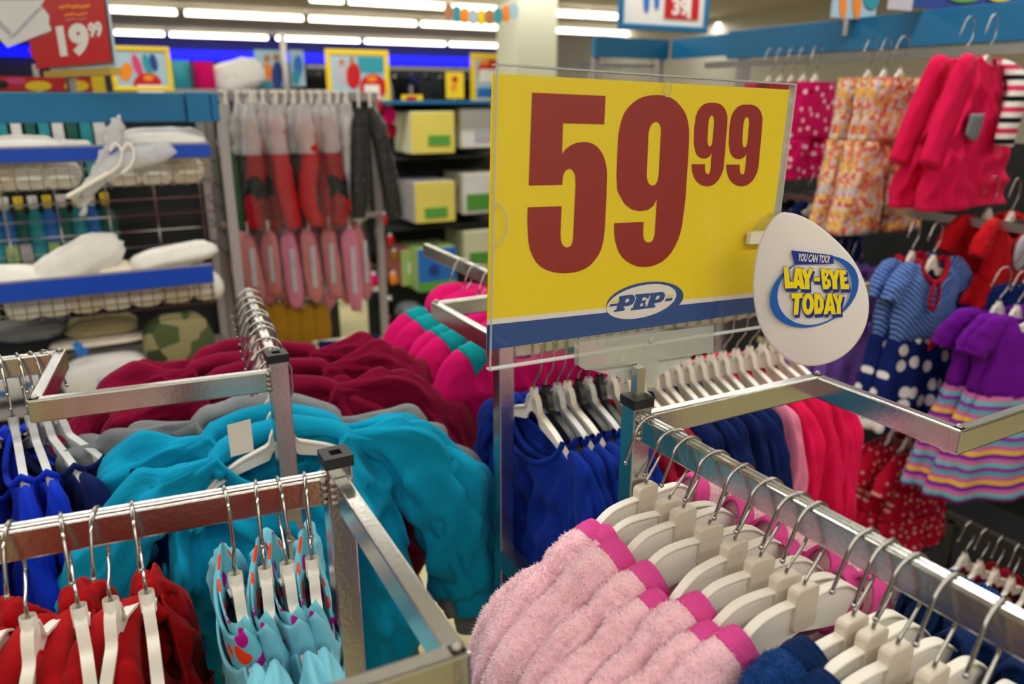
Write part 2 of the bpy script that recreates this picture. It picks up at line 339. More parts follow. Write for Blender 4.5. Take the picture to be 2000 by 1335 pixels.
# ------------------------------------------------------------------ price sign
SG = thing('price_sign', 'yellow price sign in clear acrylic holder reading 59 99 in red', 'sign', (.552, .712, 1.2))
SC = Vector((.5757, .7307, 1.4168)); sa, sr = .0398, .0345
se = Vector((math.cos(sa) * math.cos(sr), math.sin(sa) * math.cos(sr), -math.sin(sr))); sn = Vector((-math.sin(sa), math.cos(sa), 0)); su = sn.cross(se) * -1
if su.z < 0: su = -su
SGI = Matrix.Translation(-SG.location)
def sl(u, v):
    p = at_plane(u, v, SC, sn) - SC; return (p.dot(se), p.dot(su))
def smx(off): return SGI @ Matrix.Translation(SC - sn * off) @ Matrix((se, su, -sn)).transposed().to_4x4()   # local xy -> sign plane, off towards the viewer
def sflat(name, loops, m, off, th=.0001, px=True, parent=None):
    if px: loops = [[sl(*q) for q in lp] for lp in loops]
    o = on_plane(flat_shape(loops, th), name, m, SG if parent is None else parent, smx(off)); return o
W2, H2 = .2175, .1601
paper = sflat('price_card', [[(-.2195, -H2 + .0231), (-.2195, H2 - .0095), (.2105, H2 - .0075), (.2105, -H2 + .0231)]], 'sign_yellow', 0, .0004, False)
def c3(*pts): return [(940 + x * .31, y * .31) for x, y in pts]
five = [(1038.6, 180.7), (1181.8, 187.2), (1179.3, 242.7), (1099, 240.6), (1096.9, 300.7), (1104, 291), (1113.6, 283.7), (1125, 278.5), (1138.4, 276.8), (1148, 277.5), (1157, 280.6), (1166, 286.5), (1172.5, 294.5), (1178, 304), (1181.8, 316.2), (1184, 328), (1184.9, 341), (1183.8, 380), (1180.7, 443), (1178.5, 465), (1174.4, 483.8), (1168.5, 497), (1160, 509), (1151.5, 518), (1141.3, 524.7), (1129, 529.5), (1116, 532), (1103, 533), (1091, 532.6), (1078, 530.5), (1065.8, 526.3), (1055.5, 520.5), (1047, 512), (1040, 500.5), (1034.4, 487), (1031.5, 472), (1030.3, 455.5), (1029.3, 427.2), (1030, 404.5), (1096, 402.3), (1094, 458.6), (1094.8, 468), (1096.4, 474.4), (1100, 479.8), (1105, 482.6), (1110, 482), (1114.6, 479), (1117.3, 473), (1118.7, 465), (1122.5, 380), (1123.5, 365.8), (1122.9, 344), (1121, 337.5), (1118, 333), (1114.5, 330.3), (1110.5, 329.5), (1106.5, 331), (1102.8, 334.8), (1100.3, 339), (1098.7, 344), (1097.5, 360.5), (1032, 362)]
nine_o = [(1284, 185.4), (1297, 186.8), (1308.9, 190.7), (1319, 197), (1327.5, 206), (1334.7, 215.5), (1339.9, 226.3), (1343.3, 239), (1345, 254), (1345, 270), (1344, 294.5), (1338, 387.5), (1333, 427), (1331, 441), (1328.5, 452.4), (1324, 467), (1317.5, 480.7), (1310.5, 492.5), (1301.8, 502.7), (1291.5, 511), (1279.8, 516.9), (1267, 520.3), (1254.6, 521), (1243, 519.5), (1232.6, 515.3), (1222.5, 509.3), (1213.7, 501), (1207, 490), (1202.7, 477.5), (1200.2, 466), (1199, 455.5), (1198.6, 435.4), (1256.2, 432.9), (1255.5, 458.6), (1256.5, 465), (1258.4, 469.7), (1261.5, 472.3), (1265.6, 473), (1270, 472.3), (1273.5, 469.7), (1276.5, 463.5), (1278.2, 455.5), (1282.3, 387.9), (1275, 402), (1264, 409.9), (1248, 412), (1232.6, 408.3), (1220, 398.9), (1210.6, 383), (1205, 372), (1203.5, 341), (1206, 279), (1207.3, 263), (1209.7, 248), (1213.5, 233.5), (1219, 220), (1226, 210), (1234.5, 201.5), (1244.5, 194), (1256, 189), (1270, 186)]
nine_i = [(1281, 237.5), (1285.5, 239.8), (1288.8, 244.9), (1290, 250.5), (1290.3, 257.3), (1285.7, 344), (1284, 352), (1281, 358), (1277.3, 361.3), (1273.3, 362), (1268.7, 360.5), (1265.5, 356.5), (1263.4, 351), (1262.4, 344), (1265.5, 263.5), (1267.3, 253), (1270, 245), (1275, 239.5)]
s9o = [(1450, 647), (1478, 648), (1500, 655), (1520, 669), (1535, 690), (1544, 714), (1548, 740), (1545, 800), (1525, 1050), (1517, 1083), (1505, 1110), (1490, 1135), (1470, 1155), (1449, 1168), (1425, 1173), (1399, 1170), (1375, 1160), (1355, 1143), (1340, 1120), (1331, 1096), (1325, 1070), (1323, 1033), (1408, 1033), (1407, 1065), (1409, 1080), (1415, 1092), (1425, 1097), (1433, 1093), (1437, 1085), (1443, 1060), (1450, 960), (1442, 976), (1430, 988), (1416, 996), (1400, 998), (1381, 995), (1365, 985), (1353, 969), (1345, 950), (1337, 900), (1340, 800), (1350, 730), (1360, 703), (1375, 680), (1391, 663), (1410, 652), (1430, 648)]
s9i = [(1450, 727), (1457, 731), (1462, 740), (1465, 765), (1456, 880), (1450, 910), (1445, 919), (1438, 922), (1430, 919), (1425, 910), (1422, 880), (1428, 770), (1436, 740), (1442, 731)]
sh = lambda L_: [(x + 222 - 5 * (y - 647) / 526, y + 11 * (1 - (y - 647) / 526)) for x, y in L_]
for nm, lp in (('price_digit', [five]), ('price_digit', [nine_o, nine_i]), ('price_digit', [c3(*s9o), c3(*s9i)]), ('price_digit', [c3(*sh(s9o)), c3(*sh(s9i))])):
    sflat(nm, lp, 'sign_red', .0008)
def lx(x, y): return (x, y)
xr = .2105
def edge(u0, v0, u1, v1):       # a straight printed line through two photo points, run across the whole card
    a, b = sl(u0, v0), sl(u1, v1); f = lambda x: a[1] + (b[1] - a[1]) * (x - a[0]) / (b[0] - a[0]); return [(-.2195, f(-.2195)), (xr, f(xr))]
w_, b_ = edge(954, 623, 1471, 571.3), edge(954, 633.6, 1471, 579.8)
bot = [(-.2195, -H2 + .0231), (xr, -H2 + .0231)]
sflat('white_stripe', [[w_[0], w_[1], b_[1], b_[0]]], 'sign_white', .0008, px=False)
sflat('blue_band', [[b_[0], b_[1], bot[1], bot[0]]], 'sign_blue', .0008, px=False)
lg = lambda pts: [(1160 + x * .12, 540 + y * .12) for x, y in pts]
sflat('logo_ring', [lg(ell(822, 390, 632, 298, -10))], 'sign_blue', .0012)
lo = sflat('logo_oval', [lg(ell(760, 400, 580, 255, -14))], 'sign_white', .0016)
sflat('logo_letter', [lg([(405, 312), (600, 285), (636, 302), (652, 345), (640, 400), (605, 446), (550, 468), (472, 478), (463, 503), (490, 505), (478, 545), (305, 570), (314, 540), (345, 530), (400, 358), (385, 352)]), lg([(520, 352), (550, 350), (562, 370), (548, 400), (520, 415), (497, 418), (490, 400), (505, 365)])], 'sign_blue', .002)
sflat('logo_letter', [lg([(655, 300), (670, 282), (895, 262), (872, 350), (835, 352), (838, 328), (775, 335), (762, 388), (798, 384), (805, 370), (830, 370), (815, 440), (790, 442), (790, 425), (748, 430), (725, 478), (780, 470), (795, 440), (830, 440), (810, 515), (578, 543), (588, 512), (615, 505), (680, 325), (655, 322)])], 'sign_blue', .002)
sflat('logo_letter', [lg([(905, 262), (1095, 240), (1130, 258), (1141, 300), (1120, 365), (1072, 405), (1010, 420), (967, 428), (958, 455), (985, 455), (975, 495), (812, 514), (820, 485), (850, 475), (905, 310), (888, 300)]), lg([(1015, 303), (1045, 300), (1055, 320), (1042, 350), (1015, 365), (987, 370), (984, 350), (1000, 318)])], 'sign_blue', .002)
for m_, q in (('sign_yellow', [(275, 385), (412, 372), (395, 402), (262, 415)]), ('sign_blue', [(250, 440), (395, 425), (375, 462), (232, 485)]), ('sign_yellow', [(1165, 298), (1285, 285), (1270, 312), (1155, 328)]), ('sign_blue', [(1155, 350), (1270, 335), (1245, 385), (1135, 397)])):
    sflat('logo_dash', [lg(q)], m_, .002)
def sbox(name, x0, x1, z0, z1, y0, y1, m, parent=None):     # box in sign coordinates, y towards the viewer
    mb = MB().box(((x0 + x1) / 2, (z0 + z1) / 2, (y0 + y1) / 2), (x1 - x0, z1 - z0, y1 - y0))
    me = mb.mesh(name, m); me.transform(smx(0)); return put(name, me, parent or SG)
sheet = flat_shape([[(-W2, -H2), (-W2, H2), (W2, H2), (W2, -H2)]], .0006)
on_plane(sheet, 'front_sheet', 'acrylic', SG, smx(.0045))
on_plane(flat_shape([[(-W2, -H2), (-W2, H2), (W2, H2), (W2, -H2)]], .0006), 'back_sheet', 'acrylic', SG, smx(-.0035))
sbox('acrylic_rim', -W2, W2, H2 - .002, H2, -.005, .0055, 'acrylic_edge'); sbox('acrylic_rim', W2 - .0025, W2, -H2, H2, -.005, .0055, 'acrylic_edge')
sbox('acrylic_rim', -W2, W2, -H2, -H2 + .0015, -.004, .005, 'acrylic_edge'); sbox('acrylic_rim', -W2, -W2 + .0015, -H2, H2, .0035, .0055, 'acrylic_edge')
# notch for the thumb, hole at the top, bracket and stem
def ring(name, cx, cy, rx, ry, wd, a0, a1, m, off):
    n = 20; A = [R(a0 + (a1 - a0) * i / n) for i in range(n + 1)]
    lp = [(cx + rx * math.cos(t), cy + ry * math.sin(t)) for t in A] + [(cx + (rx - wd) * math.cos(t), cy + (ry - wd) * math.sin(t)) for t in A[::-1]]
    sflat(name, [lp], m, off, .0005, px=False)
cx_, cy_ = sl(957, 437); ring('thumb_notch', cx_, cy_, .0175, .0235, .0012, -80, 80, 'acrylic_edge', .006)
cx_, cy_ = sl(1297, 175); ring('hang_hole', cx_, cy_, .006, .0085, .0009, 0, 359, 'acrylic_edge', .006)
br = sflat('bracket', [[(1116, 661), (1377, 629), (1376, 681), (1268, 696), (1267, 748), (1229, 751), (1228, 702), (1129, 715), (1116, 707)]], 'bracket', .011, .005)
sflat('bracket_gusset', [[(1141, 717), (1355, 684), (1269, 734), (1228, 739)]], 'acrylic_edge', .008, .0015)
p_ = at_plane(1255, 657, SC, sn) - SC; 
scw = MB().ball((0, 0, 0), .005, sc=(1, 1, .5)).mesh('screw', 'bracket', True); scw.transform(smx(.0165) @ Matrix.Translation((p_.dot(se), p_.dot(su), 0))); put('screw', scw, SG)
stem_top = SC + se * sl(1250, 700)[0] + su * sl(1250, 700)[1] - sn * .011
MB().box((PP.x - SG.location.x, PP.y - SG.location.y, (stem_top.z + 1.15) / 2 - 1.2), (.012, .012, stem_top.z - 1.15)).build('stem', 'steel', SG)
# egg shaped wobbler held in front of the sign's edge
EP = at_d(1580, 570, .955); en = -fwv
EG = thing('egg_tag', 'white egg-shaped promotional tag reading lay-bye today, clipped to the price sign', 'sign tag', EP)
def el(x, y):
    p = at_plane(1460 + x * .2397, 400 + y * .2397, EP, en) - EP; return (p.dot(rtv), p.z)
def emx(off): return Matrix.Translation(en * off) @ Matrix((rtv, upv, en)).transposed().to_4x4()
eo = [el(*q) for q in [(300, 58), (400, 75), (520, 130), (640, 215), (760, 325), (850, 430), (920, 550), (970, 680), (990, 800), (980, 920), (940, 1040), (860, 1160), (750, 1250), (620, 1300), (500, 1312), (380, 1285), (260, 1210), (160, 1100), (90, 960), (55, 800), (45, 640), (60, 480), (90, 330), (140, 210), (200, 120), (250, 75)]]
eo = [(p.x, p.y) for p in smooth_path([(*q, 0) for q in eo + [eo[0]]], 3)[:-1]]
ecx, ecy = el(510, 700)
DOME = .009
def dome(f): return DOME * (1 - f ** 2.2)
eb = MB(); n_ = len(eo); rings_ = [1, .97, .9, .8, .65, .5, .35, .2]
vs = []
for f in rings_: vs += [(ecx + (x - ecx) * f, ecy + (y - ecy) * f, dome(f)) for x, y in eo]
vs.append((ecx, ecy, DOME)); bk = len(vs); vs += [(x, y, -.001) for x, y in eo]
fs = [(r_ * n_ + i, r_ * n_ + (i + 1) % n_, (r_ + 1) * n_ + (i + 1) % n_, (r_ + 1) * n_ + i) for r_ in range(len(rings_) - 1) for i in range(n_)]
fs += [((len(rings_) - 1) * n_ + i, (len(rings_) - 1) * n_ + (i + 1) % n_, bk - 1) for i in range(n_)]
fs += [(bk + i, bk + (i + 1) % n_, (i + 1) % n_, i) for i in range(n_)] + [tuple(range(bk + n_ - 1, bk - 1, -1))]
me = eb.add(vs, fs).mesh('egg_panel', 'egg_white', True); me.transform(emx(0)); put('egg_panel', me, EG)
def eflat(name, loops, m, off): return on_plane(flat_shape([[el(*q) for q in lp] for lp in loops], .0001), name, m, EG, emx(off))
Z0 = DOME + .0006
eflat('swirl', [ell(520, 690, 375, 270, -25), ell(523, 685, 312, 262, -30)], 'egg_blue', Z0)
eflat('banner', [[(332, 357), (665, 395), (678, 465), (362, 472)]], 'egg_navy', Z0 + .0006)
GL = [([(268, 487), (305, 490), (318, 608), (345, 607), (348, 660), (280, 662)],), ([(362, 492), (408, 500), (440, 668), (400, 665), (395, 640), (378, 640), (375, 662), (342, 660)], [(382, 592), (393, 592), (388, 548)]),
      ([(410, 508), (440, 498), (458, 548), (478, 493), (507, 510), (474, 590), (478, 668), (440, 668), (438, 590)],), ([(512, 572), (560, 572), (560, 605), (512, 603)],),
      ([(565, 500), (605, 505), (630, 520), (632, 552), (615, 580), (645, 600), (650, 640), (625, 668), (585, 668)], [(598, 535), (610, 540), (610, 560), (599, 562)], [(603, 600), (618, 605), (618, 628), (605, 632)]),
      ([(622, 508), (657, 508), (672, 560), (690, 506), (717, 513), (698, 600), (702, 667), (662, 668), (660, 600)],), ([(715, 510), (770, 513), (772, 550), (752, 550), (754, 570), (775, 570), (778, 602), (757, 602), (760, 628), (792, 625), (797, 668), (727, 668)],),
      ([(330, 700), (420, 698), (422, 738), (395, 740), (385, 872), (350, 875), (358, 742), (332, 742)],), (ell(465, 787, 47, 87), ell(465, 787, 15, 45)),
      ([(515, 700), (560, 705), (590, 750), (592, 820), (570, 865), (515, 872)], [(545, 745), (558, 760), (560, 810), (545, 828)]),
      ([(625, 700), (655, 700), (690, 870), (652, 870), (648, 842), (632, 842), (622, 870), (590, 870)], [(637, 802), (648, 802), (643, 762)]), ([(660, 705), (692, 703), (705, 755), (722, 702), (748, 715), (728, 790), (730, 868), (695, 868), (697, 800)],)]
def grow(lp, g):
    cx = sum(p[0] for p in lp) / len(lp); cy = sum(p[1] for p in lp) / len(lp)
    return [(x + g * (1 if x > cx else -1), y + g * (1 if y > cy else -1)) for x, y in lp]
for G_ in GL:
    eflat('letter_shadow', [[(x + 13, y + 24) for x, y in grow(G_[0], 4)]], 'egg_navy', Z0 + .0011)
for G_ in GL:
    eflat('letter_shadow', [grow(G_[0], 3.5)], 'egg_navy', Z0 + .0016)
    eflat('letter', [list(l_) for l_ in G_], 'egg_yellow', Z0 + .0021)
tm = text_mesh('YOU CAN TOO!', .035); a_, b2 = Vector(el(385, 412)), Vector(el(640, 428)); dx_ = (b2 - a_); c_ = (a_ + b2) / 2
hgt = abs(el(400, 385)[1] - el(400, 448)[1]); dn = dx_.normalized()
on_plane(tm, 'banner_text', 'sign_white', EG, emx(Z0 + .0013) @ Matrix(((dx_.x, -dn.y * hgt, 0, c_.x), (dx_.y, dn.x * hgt, 0, c_.y), (0, 0, 1, 0), (0, 0, 0, 1))))
# clip: white block on the sign's face and a clear strip out to the egg
cl = thing('tag_clip', 'white clip with clear arched strip on the price sign behind the egg tag', 'clip', SG.location)
x0, z0 = sl(1450, 474); x1, z1 = sl(1512, 447)
sbox('clip_block', x0, x1, z0, z1, .006, .013, 'white_plastic', cl)
ar = [sl(1463 + 60 * t, 447 - 36 * math.sin(math.pi * (t * .62 + .02))) for t in [i / 12 for i in range(13)]]
mb = MB(); vs = []
for (x, z) in ar: vs += [(x, z, .0065), (x, z, .024)]
mb.add(vs, [(2 * i, 2 * i + 2, 2 * i + 3, 2 * i + 1) for i in range(12)])
me = mb.mesh('clip_strip', 'film', True); me.transform(smx(0)); put('clip_strip', me, cl, solid=.0008)
mb = MB().beam(at_d(1505, 450, .962), at_d(1545, 470, .962), .004, .012); o = mb.build('clip_arm', 'white_plastic', cl); o.location = -cl.location
# ------------------------------------------------------------------ hangers (origin: where the hook rests on the rail)
def hook_path(tip=True, n=10):
    pts = [(0, 0, -.100), (0, 0, -.088), (.004, 0, -.080), (.018, 0, -.062), (.0225, 0, -.050), (.0230, 0, -.022)]
    p = smooth_path(pts, 4)
    p += [Vector((.0230 * math.cos(t), 0, -.0210 + .0228 * math.sin(t))) for t in [R(10 + 150 * i / n) for i in range(n + 1)]]
    p += [Vector((-.0262, 0, -.0240)), Vector((-.0315, 0, -.036)), Vector((-.0370, 0, -.049))]
    return p
hk = MB().tube(hook_path(), .0019, 7); hk.ball((-.037, 0, -.0495), .0029, 8, 6)
HOOK = hk.mesh('hook', 'wire', True)
hk = MB().tube([Vector((-p.x, p.y, p.z)) for p in hook_path()], .0019, 7); hk.ball((.037, 0, -.0495), .0029, 8, 6)
HOOKB = hk.mesh('hook', 'wire', True)
def hanger_body(prof, mtl, top=-.104, hub=None):
    """prof: (x, z, height) half profile; a thin web with a flange along its top edge"""
    P = smooth_path([(x, z, h) for x, z, h in prof], 4); P = [Vector((-p.x, p.y, p.z)) for p in P[:0:-1]] + P
    mb = MB(); vs = []; k = len(P)
    for x, z, h in P:
        z += top; vs += [(x, -.0055, z), (x, .0055, z), (x, .0055, z - .0035), (x, .0016, z - .0035), (x, .0016, z - h), (x, -.0016, z - h), (x, -.0016, z - .0035), (x, -.0055, z - .0035)]
    mb.add(vs, [(i * 8 + j, i * 8 + (j + 1) % 8, (i + 1) * 8 + (j + 1) % 8, (i + 1) * 8 + j) for i in range(k - 1) for j in range(8)] + [tuple(range(8)), tuple(range((k - 1) * 8, k * 8))])
    if hub:
        x0, x1, z0, z1, th = hub
        mb.grid(10, 5, lambda u, v: (((x0 + x1) / 2 + (x1 - x0) / 2 * math.cos(2 * math.pi * u) * (1 - .35 * abs(v - .5) * 2)), th * math.sin(2 * math.pi * u), z0 + (z1 - z0) * v), True)
    return mb.mesh('bar', mtl)
WIDE = [(0, 0, .040), (.035, .001, .050), (.062, -.003, .052), (.085, -.018, .046), (.105, -.038, .034), (.125, -.054, .022), (.145, -.068, .014)]
WAVY = [(0, 0, .034), (.012, -.004, .034), (.02, -.016, .030), (.026, -.029, .026), (.045, -.036, .024), (.085, -.050, .020), (.115, -.066, .016), (.138, -.084, .012)]
BAR_WIDE = hanger_body(WIDE, 'white_plastic'); BAR_WAVY = hanger_body(WAVY, 'white_plastic', hub=(-.011, .011, -.118, -.096, .0075))
ot = [(x, z) for x, z in rrect(-.0165, -.137, .0165, -.089, .006)]
tb = MB(); n_ = len(ot)
tb.add([(x, -.0065, z) for x, z in ot] + [(x, .0065, z) for x, z in ot], [tuple(range(n_)), tuple(range(2 * n_ - 1, n_ - 1, -1))] + [(i, (i + 1) % n_, n_ + (i + 1) % n_, n_ + i) for i in range(n_)])
TAB = tb.mesh('size_tab', 'tab_plastic')
def hanger(loc, rz, label, group, tab=False, m=None, tilt=0, flip=False, name='clothes_hanger', wide=.87):
    t = thing(name, label, 'hanger', loc, rz, group)
    t.rotation_euler.x = tilt
    put('hook', HOOKB if flip else HOOK, t)
    b = put('bar', BAR_WIDE if tab else BAR_WAVY, t, bevel=.0012 if tab else 0)
    if not tab: b.scale.x = wide
    if m: b.material_slots[0].link = 'OBJECT'; b.material_slots[0].material = M[m]
    if tab: put('size_tab', TAB, t, bevel=.0015)
    return t

# ------------------------------------------------------------------ garments (origin: hanger hook's rest point; shoulders at NZ)
NZ = -.108
from mathutils import noise as mn
def wob(seed):
    r = random.Random(seed); T = [(r.uniform(.6, 1.6), r.uniform(0, 6.28), r.uniform(.5, 2.4), r.uniform(0, 6.28)) for _ in range(5)]
    return lambda u, v: sum(math.sin(a * u + b + c * v) * math.sin(c * v * 1.7 + d + u * .5) for a, b, c, d in T) / 2.6
def val(p): return abs(mn.noise(p)) * 2 - .45      # soft ridges, sharp valleys, as cloth folds
def body(seed, sw=.14, nw=.055, L=.42, hw=.18, slope=.35, dipF=.05, dipB=.012, dep=.026, dbot=.03, fold=.008, ff=4, nu=84, nv=34, drop0=0, fr=1):
    r = random.Random(seed); ph = [r.uniform(0, 6.28) for _ in range(6)]; nz = wob(seed + 7)
    def fn(u, v):
        a = 2 * math.pi * u; c, s_ = math.cos(a), math.sin(a); sg = -1 if s_ < 0 else 1
        x0 = sw * c; kx = abs(x0); z0 = -drop0 - slope * max(0, kx - nw * .8) - (.012 if kx > sw * .93 else 0) * (kx / sw - .93) / .07
        k = math.sqrt(max(0, 1 - (kx / nw) ** 2)) if kx < nw else 0
        z0 -= (dipF if sg < 0 else dipB) * k
        y0 = sg * (.0105 + .014 * k) * min(1, abs(s_) ** .4 + .0)
        t = v ** 1.15; ax = sw + (hw - sw) * sm(0, 1, t) ** .8
        d = dep + (dbot - dep) * t
        q = sm(0, .22, t); y = y0 * (1 - q) + q * d * sg * abs(s_) ** .55
        fl = fold * sm(.02, .35, t) * 1.9 * val((x0 * 17 * fr + seed + t * .8, sg * 3 + seed, t * 1.5)) + fold * 1.2 * val((x0 * 30 * fr - abs(x0) * t * 30, sg * 5 + seed, t * 6)) * sm(0, .15, t) + fold * .5 * math.sin(ff * x0 / sw * 2.2 + ph[0] + 2 * t) * sm(.1, .6, t)
        return (ax * c + .006 * nz(t * 9, a * 2) * sm(.1, .6, t), y + fl * (1 if sg < 0 else .7), NZ + z0 + (-L - z0) * t + (.006 * nz(x0 * 20, 3) if v > .95 else 0))
    return MB().grid(nu, nv, fn, True)
def sleeve(side, seed, pts, rad, flat=.6, wr=.12, n=28, m=10, cap=True):
    P = smooth_path([(side * x, y, NZ + z) for x, y, z in pts], m); k = len(P); nz = wob(seed); rr = [interp(np.linspace(0, 1, len(rad)), rad, i / (k - 1)) for i in range(k)]
    mb = MB().tube(P, rr, n, cap, flat); nv = [Vector(v) for v in mb.v]; out = []
    for idx, v in enumerate(nv):
        i, j = divmod(idx, n); c = P[i]; th = 2 * math.pi * j / n; f = 1 + wr * 1.6 * val((math.cos(th) * 1.7 + seed, math.sin(th) * 1.7, i * 1.5 / k)) * sm(0, .25, i / k) + wr * 1.3 * val((math.cos(th) * 1.2 + i * 3.2 / k, math.sin(th) * 1.2 + i * 4.5 / k, seed + i * 2.5 / k)) * sm(0, .2, i / k)
        out.append(tuple(c + (v - c) * f))
    mb.v = out; return mb
def neck_loop(nw, dipF, dipB, drop0=0, lift=.0, n=36, out=1.0):
    P = []
    for i in range(n + 1):
        a = 2 * math.pi * i / n; c, s_ = math.cos(a), math.sin(a); k = abs(s_)
        P.append((nw * out * c, (.004 + .02 * k) * (-1 if s_ < 0 else 1), NZ - drop0 - (dipF if s_ < 0 else dipB) * k + lift))
    return P
GAR = {}
def garment_kind(key, parts): GAR[key] = parts        # parts: (name, mesh, solid)
def wear(key, loc, rz, label, cat, group, name, mats=None, scale=1, lean=0):
    t = thing(name, label, cat, loc, rz, group)
    if lean: t.rotation_euler.x = lean
    if scale != 1:
        t.scale = (scale,) * 3; t.location.z += NZ * (1 - scale)
    for nm, me, so in GAR[key]:
        o = put(nm, me, t, solid=so)
        if mats and nm in mats:
            o.material_slots[0].link = 'OBJECT'; o.material_slots[0].material = M[mats[nm]]
        if nm == 'fleece_pile': o['kind'] = 'stuff'
    return t
def pile(mbs, n, ln, m, seed, zmin):
    """short fleece pile: n tiny leaning triangles rooted on the given surfaces"""
    rng = np.random.default_rng(seed); V = []; T = []; o = 0
    for mb in mbs:
        V.append(np.array(mb.v)); 
        for f in mb.f:
            if len(f) == 4: T += [(f[0] + o, f[1] + o, f[2] + o), (f[0] + o, f[2] + o, f[3] + o)]
        o += len(mb.v)
    V = np.concatenate(V); T = np.array(T); a, b, c = V[T[:, 0]], V[T[:, 1]], V[T[:, 2]]
    nn = np.cross(b - a, c - a); ar = np.linalg.norm(nn, axis=1) + 1e-12; keep = ((a + b + c)[:, 2] / 3 > zmin); pr = ar * keep; pr /= pr.sum()
    i = rng.choice(len(T), n, p=pr); r1 = np.sqrt(rng.random(n))[:, None]; r2 = rng.random(n)[:, None]
    p = a[i] * (1 - r1) + b[i] * r1 * (1 - r2) + c[i] * r1 * r2; N = nn[i] / ar[i][:, None]
    clump = np.stack([np.sin(p[:, 0] * 210 + p[:, 2] * 160), np.sin(p[:, 1] * 260 + 1), np.sin(p[:, 2] * 190 + p[:, 0] * 90)], 1)
    d = N * rng.choice([-1, 1], (n, 1)) * 0 + N; d = d + clump * .45 + rng.normal(0, .4, (n, 3)) + np.array([0, 0, -.35]); d /= np.linalg.norm(d, axis=1)[:, None]
    s_ = np.cross(d, rng.normal(0, 1, (n, 3))); s_ /= np.linalg.norm(s_, axis=1)[:, None] + 1e-9; l = ln * rng.uniform(.6, 1.3, (n, 1)); wd = .0006
    vv = np.empty((n * 3, 3)); vv[0::3] = p - s_ * wd; vv[1::3] = p + s_ * wd; vv[2::3] = p + d * l
    me = bpy.data.meshes.new('fleece_pile'); me.vertices.add(n * 3); me.vertices.foreach_set('co', vv.ravel()); me.loops.add(n * 3); me.loops.foreach_set('vertex_index', np.arange(n * 3, dtype=np.int32))
    me.polygons.add(n); me.polygons.foreach_set('loop_start', np.arange(0, n * 3, 3, dtype=np.int32)); me.update(calc_edges=True); me.materials.append(M[m]); return me
def outward(mb):      # faces wound outwards, so the pile grows outwards
    me = mb.mesh('tmp'); V = [tuple(v.co) for v in me.vertices]; F = [tuple(p.vertices) for p in me.polygons]; bpy.data.meshes.remove(me); q = MB(); q.v, q.f = V, F; return q

# pink and navy fleece gowns
for sd in range(3):
    bd = outward(body(40 + sd, sw=.150, nw=.100, L=.55, hw=.20, slope=.55, dipF=.085, dipB=.06, dep=.019, dbot=.028, fold=.010, ff=3, drop0=.050))
    sls = [outward(sleeve(s_, 50 + sd * 3 + s_, [(.090, 0, -.036), (.112, 0, -.043), (.136, 0, -.052), (.152, 0, -.059), (.178, -.002, -.073 - .005 * sd), (.212, -.004, -.112), (.236, -.004, -.18), (.250, -.004, -.27), (.25, 0, -.36)], [.0335, .040, .040, .031, .043, .046, .044, .042, .045], .62, .10)) for s_ in (-1, 1)]
    tr = [sleeve(s_, 5, [(.076, 0, -.030), (.086, 0, -.034), (.098, 0, -.0385)], [.0345, .0385, .0395], .62, .03, cap=False) for s_ in (-1, 1)]
    cf = [MB().tube([(s_ * .2505, 0, NZ - .345), (s_ * .2502, 0, NZ - .375)], [.041, .043], 16, False, .62) for s_ in (-1, 1)]
    pk = MB().tube([(-.11, -.024, NZ - .125), (-.16, -.026, NZ - .122)], .006, 6)
    fl = pile([bd] + sls, 120000, .0042, 'fleece_tip', sd, -.52)
    garment_kind(f'gown{sd}', [('body', bd.mesh('body', 'pink_fleece', True), .003)] + [('sleeve', x.mesh('sleeve', 'pink_fleece', True), 0) for x in sls] +
                 [('neck_trim', x.mesh('neck_trim', 'trim_pink', True), .004) for x in tr] + [('cuff', x.mesh('cuff', 'trim_pink', True), .002) for x in cf] + [('fleece_pile', fl, 0)])
NAVYF = {'body': 'navy_fleece', 'sleeve': 'navy_fleece', 'neck_trim': 'navy_trim', 'cuff': 'navy_trim', 'fleece_pile': 'navy_tip'}
